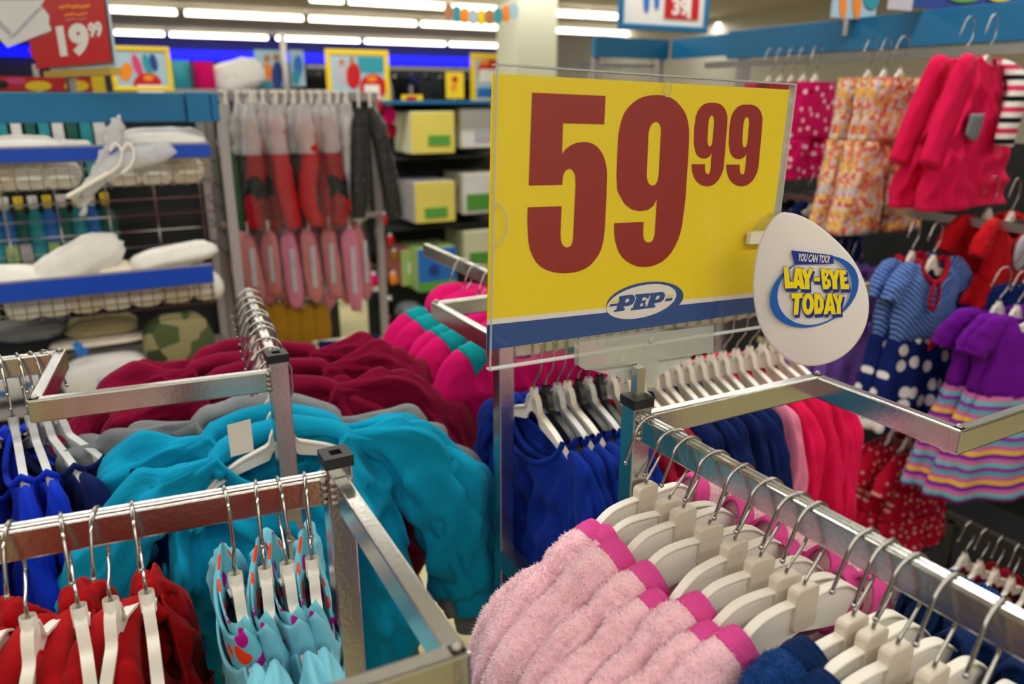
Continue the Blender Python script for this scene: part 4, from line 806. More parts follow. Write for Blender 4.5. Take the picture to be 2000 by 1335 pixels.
# poster cards between the sign and the shelf header
def poster(u0, v0, u1, v1, y, label, frame, card, blobs, fw_=9, name='poster', stand=0.0, cat='poster', ex=EX):
    F = Face(at_y((u0 + u1) / 2, v1, y), ex); a, b = F(u0, v1), F(u1, v0); t = thing(name, label, cat, F.p0)
    w_ = fw_ * (b[0] - a[0]) / (u1 - u0)
    ang = math.atan2(ex.y, ex.x); rot = Matrix.Rotation(ang, 4, 'Z')
    mb = MB()
    for x0, x1, z0, z1 in ((a[0], b[0], a[1], a[1] + w_), (a[0], b[0], b[1] - w_, b[1]), (a[0], a[0] + w_, a[1] + w_, b[1] - w_), (b[0] - w_, b[0], a[1] + w_, b[1] - w_)):
        mb.box(((x0 + x1) / 2, 0, (z0 + z1) / 2), (x1 - x0, .022, z1 - z0))
    if frame: me = mb.mesh('frame', frame); me.transform(rot); put('frame', me, t, bevel=.006)
    me = MB().box(((a[0] + b[0]) / 2, .002, (a[1] + b[1]) / 2), (b[0] - a[0] - w_ * 1.6, .008, b[1] - a[1] - w_ * 1.6)).mesh('card', card); me.transform(rot); put('card', me, t)
    if stand == 'floor': stand = F.p0.z + a[1] - .01; foot = True
    elif stand == 'display': stand = F.p0.z + a[1] - kz - .018; foot = False
    else: foot = False
    if stand:
        mb = MB().box(((a[0] + b[0]) / 2, .02, a[1] - stand / 2 + .05), (.02, .02, stand + .1))
        if foot: mb.box(((a[0] + b[0]) / 2, .02, a[1] - stand), (.3, .3, .02))
        me = mb.mesh('support', 'steel'); me.transform(rot); put('support', me, t)
    for i, bl in enumerate(blobs):
        if bl[0] == 'e': F.flat('printed_shape', [ell(bl[1], bl[2], bl[3], bl[4], bl[6] if len(bl) > 6 else 0, 20)], bl[5], t, .004 + .0006 * i)
        elif bl[0] == 'r': F.rect('printed_shape', bl[1], bl[2], bl[3], bl[4], bl[5], t, .004 + .0006 * i)
        elif bl[0] == 't': F.text(bl[1], bl[2], bl[3], bl[4], bl[5], bl[6], t, .004 + .0006 * i)
    return t
poster(-60, 150, 200, 179, 3.6, 'low red and yellow card above the left end of the blue header', None, 'pr_red', [('e', 75, 168, 26, 10, 'pr_yellow'), ('e', 150, 168, 24, 11, 'pr_yellow'), ('r', 182, 146, 203, 180, 'pr_yellow'), ('e', 30, 158, 22, 7, 'pr_pink'), ('e', 5, 165, 12, 8, 'dark_panel')], 2, stand=.05)
poster(222, 92, 330, 178, 4.6, 'yellow-framed poster of coloured clothes, right of the red 19 99 sign', 'pr_yellow', 'pr_sky', [('e', 268, 128, 8, 24, 'pr_pink', -20), ('e', 288, 126, 8, 22, 'pr_teal', -20), ('e', 300, 122, 7, 18, 'pr_navy', -15), ('e', 246, 140, 12, 18, 'pr_orange', 10), ('e', 288, 166, 28, 24, 'pr_red'), ('e', 290, 152, 10, 6, 'pr_orange'), ('r', 270, 166, 318, 182, 'pr_white')], stand='floor')
poster(641, 99, 758, 204, 6.6, 'yellow-framed poster with a red price spot, over the wrapped clothes rail', 'pr_yellow', 'pr_sky', [('r', 700, 112, 748, 142, 'pr_teal'), ('e', 668, 140, 12, 28, 'pr_grey'), ('e', 690, 148, 14, 26, 'pr_red'), ('e', 667, 122, 5, 7, 'pr_skin'), ('e', 687, 118, 5, 8, 'pr_skin'), ('e', 728, 170, 26, 26, 'pr_red'), ('e', 726, 154, 10, 6, 'pr_orange'), ('r', 712, 166, 740, 184, 'pr_white'), ('r', 655, 180, 710, 195, 'pr_grey')], stand='floor')
poster(920, 106, 1010, 205, 6.9, 'yellow-framed poster half hidden by the pillar and price sign', 'pr_yellow', 'pr_sky', [('e', 958, 138, 26, 22, 'pr_red'), ('r', 936, 136, 975, 160, 'pr_white'), ('r', 932, 172, 990, 190, 'pr_blue'), ('e', 945, 122, 10, 5, 'pr_orange')], stand='floor')
poster(871, 140, 906, 193, KY + .22, 'small yellow ticket sign above the packs shelf', None, 'pr_yellow', [('e', 888, 155, 6, 6, 'pr_red'), ('e', 886, 170, 5, 9, 'pr_orange', 20)], 1, name='ticket_sign', stand='display', cat='sign')
poster(784, 184, 826, 201, KY + .05, 'low yellow ticket on top of the packs shelf', None, 'pr_yellow', [('e', 803, 192, 12, 4, 'pr_red')], 1, name='ticket_sign', stand='display', cat='sign')
poster(500, 96, 560, 172, 5.15, 'blue poster of two children standing on the rear counter', None, 'pr_teal', [('r', 503, 99, 556, 168, 'pr_sky'), ('e', 522, 145, 12, 22, 'pr_orange'), ('e', 541, 148, 11, 28, 'pr_navy'), ('e', 521, 114, 6, 8, 'pr_skin'), ('e', 539, 112, 6, 8, 'pr_skin'), ('r', 508, 158, 530, 170, 'pr_teal')], 2)
poster(568, 96, 594, 170, 5.2, 'narrow blue poster beside the white stick on the rear counter', None, 'pr_sky', [('e', 582, 130, 9, 22, 'pr_blue'), ('e', 578, 150, 8, 16, 'pr_teal')], 2)
# rear counter that carries tins, rolls and the blue posters
zc5 = at_y(420, 174, 5.0).z; xa5, xb5 = at_y(300, 174, 5.0).x, at_y(640, 174, 5.0).x
cn = thing('rear_counter', 'dark rear counter behind the rail of wrapped clothes', 'counter', ((xa5 + xb5) / 2, 5.2, 0))
MB().box((0, 0, zc5 - .02), (xb5 - xa5, .5, .04)).build('counter_top', 'grey_paint', cn); MB().box((0, 0, (zc5 - .04) / 2), (xb5 - xa5 - .06, .44, zc5 - .04)).build('counter_body', 'dark_panel', cn)
def tin(u, v, r, h, m, label, name, cat):
    p = at_y(u, v, 5.05); o = MB().tube([(0, 0, 0), (0, 0, .004), (0, 0, h - .004), (0, 0, h)], [r * .94, r, r, r * .94], 16).build(name, m, None, True); o.location = (p.x, p.y, zc5); return tag(o, label, cat)
tin(353, 172, .063, .155, 'pr_teal', 'pale teal tin on the rear counter', 'tin', 'tin'); tin(402, 172, .058, .15, 'magenta', 'crimson fabric roll on the rear counter, right of the teal tin', 'fabric_roll', 'fabric roll')
soft('white_heap', at_y(462, 150, 5.15), (.34, .2, .19), 'white_cloth', 'tall heap of white cloth on the rear counter', 'cloth', seed=44, ry=-R(18))
o = MB().tube([(0, 0, 0), (0, 0, .33)], .018, 8).build('white_stick', 'white_plastic', None, True); p = at_y(560, 172, 5.1); o.location = (p.x, 5.1, zc5); tag(o, 'slim white pole between the two blue posters', 'pole')

# ------------------------------------------------------------------ rail of wrapped clothes
MY = 3.4
zr = at_y(570, 180, MY).z; ra, rb = at_y(405, 180, MY).x, at_y(735, 180, MY).x
mr = thing('wrapped_rail', 'grey metal rail stand carrying plastic-wrapped clothes, behind the left rack', 'rail stand', ((ra + rb) / 2, MY, 0))
MB().beam(((ra - rb) / 2, 0, zr), ((rb - ra) / 2, 0, zr), .03, .035).build('rail', 'grey_paint', mr); zl = at_y(580, 425, MY).z
MB().beam(((ra - rb) / 2, 0, zl), ((rb - ra) / 2, 0, zl), .02, .02).build('lower_rail', 'grey_paint', mr)
MB().box((.0, .12, (zr + .85) / 2), (rb - ra, .01, zr - .85)).build('back_mesh', 'dark_panel', mr)
for sx in (-1, 1): MB().box((sx * (rb - ra) / 2, .05, zr / 2), (.03, .03, zr)).build('leg', 'grey_paint', mr)
pattern('red_black', '#a00', 'floral', ['#a30a18', '#b8121e', '#08080a', '#98101c', '#0a0a0c'], scale=12)
items = [(447, 460, 'green_plush', 'green'), (475, 455, 'black_cloth', 'black'), (494, 446, 'red_black', 'red and black'), (508, 440, 'green_plush', 'green'), (524, 452, 'red_black', 'red and black'), (545, 448, 'deep_red', 'red'), (562, 440, 'red_black', 'red and black'), (582, 445, 'black_cloth', 'black'), (600, 440, 'deep_red', 'red'), (614, 436, 'red_black', 'red and black'), (630, 448, 'deep_red', 'red'), (648, 440, 'red_black', 'red and black'), (664, 446, 'deep_red', 'red'), (682, 430, 'white_cloth', 'white')]
for i, (u, v, m, cn_) in enumerate(items):
    yy = MY - .02 - .05 * (i % 3); x = at_y(u, 300, yy).x; zz = at_y(u, v, yy).z; Lz = zr - zz; r = random.Random(i)
    t = thing('wrapped_garment', f'{cn_} garment in clear plastic, {ORD[i]} from the left on the wrapped clothes rail', 'garment', (x, yy, zr), R(r.uniform(-25, 25)), 'plastic-wrapped clothes on the rail')
    P_ = smooth_path([(0, 0, -.10), (.004, 0, -.16), (r.uniform(-.01, .01), 0, -Lz * .5), (r.uniform(-.02, .03), 0, -Lz * .8), (.03 if i == 0 else r.uniform(-.02, .04), 0, -Lz)], 5); k_ = len(P_)
    w2 = [interp([0, .25, .6, 1], [.012, .030, .040, .034], q / (k_ - 1)) for q in range(k_)]
    mb = MB().tube(P_, w2, 14, True, .7); mb.v = [tuple(Vector(q) + Vector((.008 * mn.noise((q[0] * 40, q[2] * 18, i)), .008 * mn.noise((q[1] * 50, q[2] * 25, i + 9)), 0))) for q in mb.v]
    mb.build('garment', m, t, True)
    P2_ = smooth_path([(0, 0, -.015), (0, 0, -.08), (0, 0, -.15), (0, 0, -.24)], 4); mb = MB().tube(P2_, [.006, .012, .018, .024, .028, .031, .034, .036, .037, .038, .039, .040, .041], 14, False, .75)
    mb.v = [tuple(Vector(q) * 1 + Vector((.014 * mn.noise((q[0] * 70, q[2] * 30, i)), .012 * mn.noise((q[1] * 70, q[2] * 45, i + 5)), 0))) for q in mb.v]
    mb.build('bag_top', 'film_white', t, True)
    mb = MB().tube(smooth_path([(0, 0, -.22), (0, 0, -Lz * .7), (.01, 0, -Lz - .01)], 6), .049, 14, False, .8); mb.v = [tuple(Vector(q) + Vector((.012 * mn.noise((q[0] * 60, q[2] * 30, i + 3)), .010 * mn.noise((q[1] * 60, q[2] * 35, i + 6)), 0))) for q in mb.v]
    mb.build('bag', 'film', t, True)
    MB().box((0, 0, .002), (.016, .045, .012)).box((0, -.022, -.02), (.012, .004, .05)).build('hook', 'white_plastic', t)
for i, (ua, ub) in enumerate(((700, 702), (722, 775))):
    yy = MY - .1; zz = zr; p0 = at_y(ua, 195, yy); p1 = at_y(ub, 425, yy)
    t = thing('wrapped_garment', f'glossy black {["straight", "slanting"][i]} garment in plastic at the right end of the wrapped clothes rail', 'garment', (p0.x, yy, zr), 0, 'plastic-wrapped clothes on the rail')
    d = p1 - Vector((p0.x, yy, zr)); P_ = smooth_path([(0, 0, -.06), d * .3, d * .65, d], 6); k_ = len(P_)
    mb = MB().tube(P_, [interp([0, .3, .8, 1], [.012, .034, .040, .030], q / (k_ - 1)) for q in range(k_)], 14, True, .8); mb.build('garment', 'black_cloth', t, True)
    mb = MB().tube(P_, [interp([0, .3, .8, 1], [.016, .042, .050, .045], q / (k_ - 1)) for q in range(k_)], 14, False, .8); mb.v = [tuple(Vector(q) + Vector((.010 * mn.noise((q[0] * 60, q[2] * 30, i + 3)), .010 * mn.noise((q[1] * 60, q[2] * 35, i + 6)), 0))) for q in mb.v]
    mb.build('bag', 'film', t, True); MB().tube([(0, 0, .01), (0, 0, -.07)], .006, 6).build('hook', 'white_plastic', t)
for i in range(13):       # pink packets on the lower rail
    u = 462 + 20 * i; yy = MY - .03 - .06 * (i % 2); p = at_y(u, 435, yy); r = random.Random(40 + i); zz = at_y(u, 575 + 12 * (i % 3) + (u - 460) * .04, yy).z; h_ = zl - zz
    t = thing('pink_packet', f'pink packed garment, {ORD[i]} from the left on the lower rail of wrapped clothes', 'packet', (p.x, yy, zl), R(r.uniform(-35, 20)), 'pink packets on the lower rail')
    pillow((0, 0, -h_ * .55), (.075, .03, h_ * .9), i, ry=R(r.uniform(-9, 3)), wr=.16).build('contents', ['dusty_pink', 'dusty_pink', 'light_pink'][i % 3], t, True)
    pillow((0, 0, -h_ * .55), (.086, .04, h_ * .96), i + 3, ry=R(r.uniform(-9, 3)), wr=.14).build('clear_wrap', 'film', t, True)
    MB().box((.01, -.019, -h_ * .55), (.02, .002, h_ * .5)).build('paper_band', 'pr_grey', t); MB().tube([(0, 0, .01), (0, 0, -h_ * .12)], .005, 6).build('hook', 'white_plastic', t)
for i in range(5):
    p = at_y(515 + 28 * i, 622, MY - .05); o = pillow((0, 0, 0), (.08, .07, .20), 60 + i, wr=.15).build('mustard_packet', 'mustard', None, True); o.location = (p.x, MY - .05, p.z - .03)
    tag(o, f'mustard brown packet hanging under the pink packets, {ORD[i]} from the left', 'packet', 'mustard packets')

# ------------------------------------------------------------------ shelf of baby packs in the centre
KY = 4.4
ka, kb = at_y(768, 300, KY).x, at_y(1010, 300, KY).x; kz = at_y(850, 203, KY).z
ks = thing('packs_display', 'dark pegboard display holding yellow and white baby packs', 'display', ((ka + kb) / 2, KY + .4, 0))
MB().box((0, .1, kz / 2), (kb - ka + .1, .04, kz)).build('pegboard', 'dark_panel', ks); MB().box((0, -.15, kz + .01), (kb - ka + .1, .5, .02)).build('top_shelf', 'teal_paint', ks)
for zq in (300, 440): MB().box((0, -.1, at_y(830, zq + 12, KY).z), (kb - ka + .06, .36, .012)).build('shelf', 'dark_panel', ks)
def pack(u0, v0, u1, v1, y, body_m, front_m, label_m, lab, label, spot=None):
    F = Face((0, y, 1), EX); a, b = F(u0, v1), F(u1, v0); w_, h_ = b[0] - a[0], b[1] - a[1]
    t = thing('baby_pack', label, 'packet', ((a[0] + b[0]) / 2, y, a[1] + 1), 0, 'baby packs on the central display')
    MB().box((0, .16, h_ / 2), (w_, .30, h_)).build('pack', body_m, t, bevel=.012); MB().box((0, .004, h_ / 2), (w_ * .98, .014, h_ * .98)).build('front_card', front_m, t, bevel=.006)
    MB().box((w_ * lab[0], -.005, h_ * lab[1]), (w_ * lab[2], .006, h_ * lab[3])).build('label', label_m, t)
    if spot:
        me = flat_shape([ell(0, 0, w_ * .13, w_ * .13)], .001); me.transform(Matrix.Translation((w_ * spot[0], -.009, h_ * spot[1])) @ Matrix.Rotation(R(90), 4, 'X')); me.materials.clear(); me.materials.append(M['pr_navy']); put('printed_spot', me, t)
    return t
pattern('lemon_print', '#e6d455', 'dots', ['#d8d8c0'], scale=45, thr=.2)
pack(805, 217, 888, 302, KY, 'pr_cream', 'lemon_print', 'pr_green', (.12, .32, .5, .24), 'yellow baby pack with green label, top row of the display')
pack(812, 352, 889, 438, KY, 'pr_grey', 'lemon_print', 'pr_green', (.0, .25, .55, .24), 'yellow baby pack with green label, middle row of the display')
pack(818, 480, 892, 572, KY, 'pr_lime', 'pr_blue', 'pr_green', (.0, .12, .96, .22), 'bright blue baby pack with green base, bottom row of the display', (-.1, .5))
pack(900, 210, 975, 290, KY + .1, 'pr_cream', 'pr_white', 'pr_grey', (.1, .3, .5, .3), 'white baby pack with grey label, top row next to the price sign')
pack(904, 336, 978, 420, KY + .1, 'pr_cream', 'pr_white', 'pr_green', (-.1, .3, .6, .4), 'white and green baby pack, middle row next to the price sign')
pack(906, 446, 978, 530, KY + .1, 'pr_cream', 'pr_cream', 'pr_green', (-.1, .3, .5, .3), 'cream and green baby pack, bottom row next to the price sign')
pack(786, 486, 812, 560, KY + .12, 'dusty_pink', 'pr_lime', 'pr_white', (0, .5, .2, .3), 'slim lime baby pack left of the blue pack')
for i, (u, v, m, s_) in enumerate([(740, 205, 'pr_red', .05), (760, 225, 'magenta', .07), (765, 255, 'crimson', .06), (748, 430, 'deep_red', .05), (735, 455, 'pr_cream', .04), (762, 470, 'pr_red', .045), (728, 500, 'black_cloth', .06), (715, 520, 'pr_blue', .05), (745, 540, 'black_cloth', .05), (730, 548, 'magenta', .055), (768, 545, 'pr_orange', .05), (735, 585, 'charcoal', .08), (760, 600, 'black_cloth', .07), (755, 612, 'pr_pink', .05), (770, 500, 'mustard', .045)]):
    y = KY + .05 + .04 * (i % 3); p = at_y(u, v, y); t = thing('hanging_toy', f'small {["red", "pink", "crimson", "red", "cream", "red", "black", "blue", "black", "pink", "orange", "grey", "black", "bright pink", "mustard"][i]} accessory hung beside the baby packs, {ORD[i]} from the top', 'accessory', p, 0, 'small accessories beside the baby packs')
    pillow((0, 0, 0), (s_, s_ * .7, s_ * 1.4), i + 70, wr=.25, nu=12, nv=8).build('plush', m, t, True); MB().box((0, .0, s_ * .8), (s_ * .5, .004, s_ * .5)).build('header_card', 'pr_white', t); MB().tube([(0, 0, s_ * .9), (0, .36 - .04 * (i % 3), s_ * .9)], .004, 6).build('peg', 'wire', t)
for i, (u, v) in enumerate(((800, 610), (850, 610), (905, 605), (820, 650))):
    soft('dark_bag', at_y(u, v, KY + .1), (.16, .2, .13), 'charcoal' if i % 2 else 'grey_marl', f'dark soft bag under the baby packs, {ORD[i]} from the left', 'bag', 'dark bags under the packs', seed=90 + i)
# wire frame with navy cloths on the floor side
t = thing('wire_stand', 'low white wire stand with two navy cloths, seen between the racks', 'stand', at_d(690, 720, 2.9)); Lc = Vector(t.location)
mb = MB(); 
for (a, b) in (((610, 668), (735, 655)), ((700, 660), (705, 790)), ((625, 668), (628, 800)), ((735, 655), (740, 790))): mb.tube([at_d(*a, 2.9) - Lc, at_d(*b, 2.9) - Lc], .004, 6)
mb.tube([at_d(628, 800, 2.9) - Lc, Vector((at_d(628, 800, 2.9).x - Lc.x, at_d(628, 800, 2.9).y - Lc.y, -Lc.z))], .004, 6); mb.tube([at_d(740, 790, 2.9) - Lc, Vector((at_d(740, 790, 2.9).x - Lc.x, at_d(740, 790, 2.9).y - Lc.y, -Lc.z))], .004, 6)
mb.build('frame', 'white_plastic', t, True)
for (u0, v0, u1, v1) in ((630, 666, 672, 760), (716, 654, 740, 740)):
    F = Face(at_d((u0 + u1) / 2, v1, 2.88), rtv); a, b = F(u0, v1), F(u1, v0); me = MB().box(((a[0] + b[0]) / 2, 0, (a[1] + b[1]) / 2), (b[0] - a[0], .012, b[1] - a[1])).mesh('navy_cloth', 'navy'); me.transform(Matrix.Translation(F.p0 - Lc) @ Matrix.Rotation(-YAW, 4, 'Z')); put('navy_cloth', me, t)

# ------------------------------------------------------------------ far wall of dark clothes
FY = 9.0; fz = at_y(850, 132, FY).z; fa, fb = at_y(600, 140, FY).x, at_y(1010, 140, FY).x
fr = thing('far_rail', 'far wall rail of dark clothes beyond the packs display', 'rail stand', ((fa + fb) / 2, FY, 0))
MB().beam(((fa - fb) / 2, 0, fz), ((fb - fa) / 2, 0, fz), .03, .03).build('rail', 'grey_paint', fr); MB().box((0, .3, fz / 2), (fb - fa, .04, fz)).build('back_panel', 'dark_panel', fr)
dk = body(300, sw=.20, nw=.07, L=.75, hw=.22, slope=.25, dipF=.05, dep=.05, dbot=.05, fold=.02, nu=32, nv=12).mesh('body', 'black_cloth', True)
sv = [sleeve(s_, 3, [(.15, 0, -.03), (.22, 0, -.06), (.26, 0, -.25), (.28, 0, -.5)], [.04, .055, .05, .045], .8, .1, 10, 3).mesh('sleeve', 'black_cloth', True) for s_ in (-1, 1)]
garment_kind('dark', [('body', dk, .004), ('sleeve', sv[0], 0), ('sleeve', sv[1], 0)])
for i in range(13):
    u = 625 + 30 * i; c = ['black_cloth', 'charcoal', 'black_cloth', 'grey_marl', 'black_cloth', 'navy'][i % 6]; p = at_y(u, 140, FY - .1)
    wear('dark', (p.x, FY - .1, fz), R(random.Random(i).uniform(-30, 30)), f'dark top on the far wall rail, {ORD[i]} from the left', 'top', 'dark tops on the far rail', 'dark_sweater', all_of(c))
    o = hanger((p.x, FY - .02, fz), 0, f'white hanger on the far wall rail, {ORD[i]} from the left', 'hangers on the far rail')
# hanging card mobile and framed ceiling sign
mo = thing('card_mobile', 'string of small orange and teal cards hung from the ceiling near the pillar', 'mobile', (at_d(940, 20, 4.2).x, at_d(940, 20, 4.2).y, ROOF)); Lc = Vector(mo.location)
pts = [at_d(u, v, 4.2) - Lc for u, v in ((868, 2), (905, 16), (940, 22), (975, 16), (1012, -4))]
mb = MB().tube(smooth_path(pts, 4), .004, 6); mb.tube([pts[0], Vector((pts[0].x, pts[0].y, 0))], .003, 5); mb.tube([pts[-1], Vector((pts[-1].x, pts[-1].y, 0))], .003, 5); mb.build('string', 'white_plastic', mo)
for i in range(9):
    q = at_d(876 + 16 * i, 22 + 12 * math.sin(math.pi * i / 8), 4.2) - Lc; me = flat_shape([ell(0, 0, .028, .042)], .003); me.transform(Matrix.Translation(q) @ Matrix.Rotation(-YAW + R(25 * (i % 3 - 1)), 4, 'Z') @ Matrix.Rotation(R(90), 4, 'X'))
    me.materials.clear(); me.materials.append(M[['pr_skin', 'pr_teal', 'pr_orange', 'pr_sky', 'pr_yellow'][i % 5]]); put('card', me, mo)
ft = poster(1206, -70, 1390, 57, 3.9, 'blue-framed hanging sign with a red price patch, over the yellow sign', 'teal_paint', 'pr_white', [('e', 1262, 2, 6, 24, 'pr_blue'), ('e', 1282, 0, 5, 20, 'pr_blue'), ('r', 1296, -40, 1368, 36, 'pr_red'), ('t', '39', 1328, 14, 32, 34, 'pr_white'), ('r', 1340, -40, 1352, 36, 'pr_white')], 10, name='hanging_sign', cat='sign')
for sx in (-.15, .15): MB().tube([(sx, 0, .25), (sx, 0, ROOF - ft.location.z)], .003, 5).build('cord', 'wire', ft)

# ------------------------------------------------------------------ right gondola
GX = 2.33
def header(name_parent, a, b, z0, z1, th=.03):
    a, b = Vector(a), Vector(b); d = (b - a).normalized(); return MB().beam((a.x, a.y, z1), (b.x, b.y, z1), th, z1 - z0)
rg = thing('garment_bay', 'tall blue-topped clothes bay along the right side', 'clothes bay', (GX + .3, 1.5, 0))
def rgp(mb, name, m, **k_):
    o = mb.build(name, m, rg, **k_); o.location = -rg.location; return o
HX = GX + .12
h1, h0 = at_x(1990, 2, HX).z, at_x(1990, 80, HX).z
yb_ = at_x(1425, 90, HX).y
rgp(header('', (HX, .2, 0), (HX, yb_, 0), h0, h1), 'header_board', 'teal_paint', bevel=.003)
rgp(MB().box((HX + .5, 1.4, .70), (.03, 2.6, 1.4)), 'back_panel', 'dark_panel')
for yy in (.25, yb_ - .05): rgp(MB().box((HX + .05, yy, h0 / 2), (.035, .035, h0)), 'upright', 'grey_paint')
RZ2 = h0 - .015
rgp(MB().beam((GX, .3, RZ2), (GX, yb_, RZ2), .02, .025), 'rail', 'steel')
rgp(MB().beam((GX, .3, 1.21), (GX, yb_, 1.21), .02, .025), 'rail', 'steel'); rgp(MB().beam((GX, .3, .62), (GX, 2.2, .62), .02, .025), 'rail', 'steel')
rgp(MB().box((2.25, 1.35, .05), (1.1, 2.6, .10)), 'shade_deck', 'dark_panel')  # dark sheet added over the floor, its colour stands in for shade there
rgp(MB().beam((1.95, .35, .465), (1.95, 1.1, .465), .02, .025), 'low_rail', 'black_plastic')
for yy in (.4, 1.08): rgp(MB().box((1.95, yy, .225), (.02, .02, .45)), 'low_post', 'black_plastic')
for yy in (.5, 1.3, 2.1):
    for zz in (RZ2, 1.21, .62): rgp(MB().box((GX + .08, yy, zz - .01), (.16, .02, .02)), 'bracket', 'steel')
g2 = thing('garment_bay', 'farther blue-topped clothes bay behind the price sign', 'clothes bay', (2.7, 3.2, 0))
c2 = at_y(1303, 95, 3.49); z2a, z2b = at_y(1240, 75, 3.49).z, at_y(1240, 114, 3.49).z; c3_ = at_y(1160, 95, 3.49)
for nm, mb in (('header_board', MB().beam((c3_.x, 3.49, z2a), (c2.x, 3.49, z2a), .03, z2a - z2b)), ('header_side', MB().beam((c2.x + .03, 3.47, z2a), (c2.x + .0, 2.9, z2a), .03, z2a - z2b))):
    o = mb.build(nm, 'teal_paint', g2); o.location = -g2.location
for nm, mb in (('back_panel', MB().box((c2.x + .3, 3.3, .75), (.03, 1.2, 1.5))), ('back_panel', MB().box(((c3_.x + c2.x) / 2 + .1, 3.95, .75), (1.0, .03, 1.5)))):
    o = mb.build(nm, 'dark_panel', g2); o.location = -g2.location
for (x, y) in ((c3_.x + .03, 3.52), (c2.x - .02, 3.52), (c2.x + .02, 2.95)):
    o = MB().box((x, y, z2b / 2), (.03, .03, z2b)).build('upright', 'grey_paint', g2); o.location = -g2.location
o = MB().beam((c3_.x, 3.6, z2b - .02), (c2.x, 3.6, z2b - .02), .02, .02).build('rail', 'steel', g2); o.location = -g2.location
for i in range(12):
    x = c3_.x + .05 + i * (c2.x - c3_.x - .1) / 11; c = ['charcoal', 'navy', 'black_cloth', 'plum'][i % 4]
    hanger((x, 3.6, z2b - .018), R(90), f'hanger on the farther blue-topped bay, {ORD[i]} from the left', 'hangers on the farther bay')
    wear(f'top{i % 3}', (x, 3.6, z2b - .018), R(90), f'dark top on the farther blue-topped bay, {ORD[i]} from the left', 'top', 'dark tops on the farther bay', 'dark_sweater', all_of(c))
# legs garments
def legs(key, m, L, w_top, w_hem, rise=.17, fold=.006, band=None, gap=.015, seed=1):
    z0 = -.128; parts = []
    def seat(u, v):
        a = 2 * math.pi * u; c, s_ = math.cos(a), math.sin(a); x = (w_top + .012 * v) * c; y = .028 * math.copysign(abs(s_) ** .6, s_)
        return (x, y + fold * 1.6 * mn.noise((x * 40 + seed, 2 * s_, v * 3)), z0 - rise * v)
    parts.append(('seat', MB().grid(40, 10, seat, True).mesh('seat', m, True), .002))
    for sd in (-1, 1):
        def leg(u, v, sd=sd):
            a = 2 * math.pi * u; c, s_ = math.cos(a), math.sin(a); wd = (w_top + .012) / 2 + (w_hem - w_top / 2) * v * .8; cx = sd * ((w_top + .012) / 2 + gap * v * 1.2)
            x = cx + wd * c; y = .027 * math.copysign(abs(s_) ** .7, s_) * (1 + .2 * v)
            return (x, y + fold * 2 * mn.noise((x * 36 + seed, s_ * 2, v * 4 + sd)), z0 - rise * .96 - (L - rise) * v)
        parts.append(('leg', MB().grid(32, 16, leg, True).mesh('leg', m, True), .002))
    wbm = MB().grid(40, 3, lambda u, v: (w_top * 1.01 * math.cos(2 * math.pi * u), .031 * math.copysign(abs(math.sin(2 * math.pi * u)) ** .6, math.sin(2 * math.pi * u)), z0 + .006 - .03 * v), True).mesh('waistband', band or m, True); parts.append(('waistband', wbm, 0))
    garment_kind(key, parts)
legs('shorts', 'pink_dots', .34, .105, .085, rise=.2, seed=3); legs('trousers', 'floral', .50, .125, .085, rise=.2, gap=.03, seed=5, fold=.008)
tb_ = body(320, sw=.105, nw=.052, L=.43, hw=.215, slope=.32, dipF=.03, dipB=.012, dep=.03, dbot=.045, fold=.012, ff=2)
tsl = sleeve(-1, 11, [(.085, 0, -.02), (.120, 0, -.04), (.155, 0, -.12), (.195, 0, -.22), (.225, 0, -.30)], [.024, .036, .040, .038, .036], .6, .08)
tsr = sleeve(1, 12, [(.085, 0, -.02), (.078, -.045, -.05), (.052, -.075, -.10), (.022, -.082, -.18), (.012, -.082, -.25)], [.024, .036, .038, .036, .034], .6, .06)
tpk = MB().grid(7, 7, lambda u, v: (-.125 + .075 * u - .012 * v, -.046 - .006 * math.sin(math.pi * u), NZ - .16 - .075 * v * (1 - .25 * (2 * u - 1) ** 2)))
garment_kind('tunic', [('body', tb_.mesh('body', 'hot_pink', True), .003), ('sleeve', tsl.mesh('sleeve', 'hot_pink', True), 0), ('striped_sleeve', tsr.mesh('striped_sleeve', 'sleeve_stripe', True), 0), ('pocket', tpk.mesh('pocket', 'grey_marl', True), .004)])
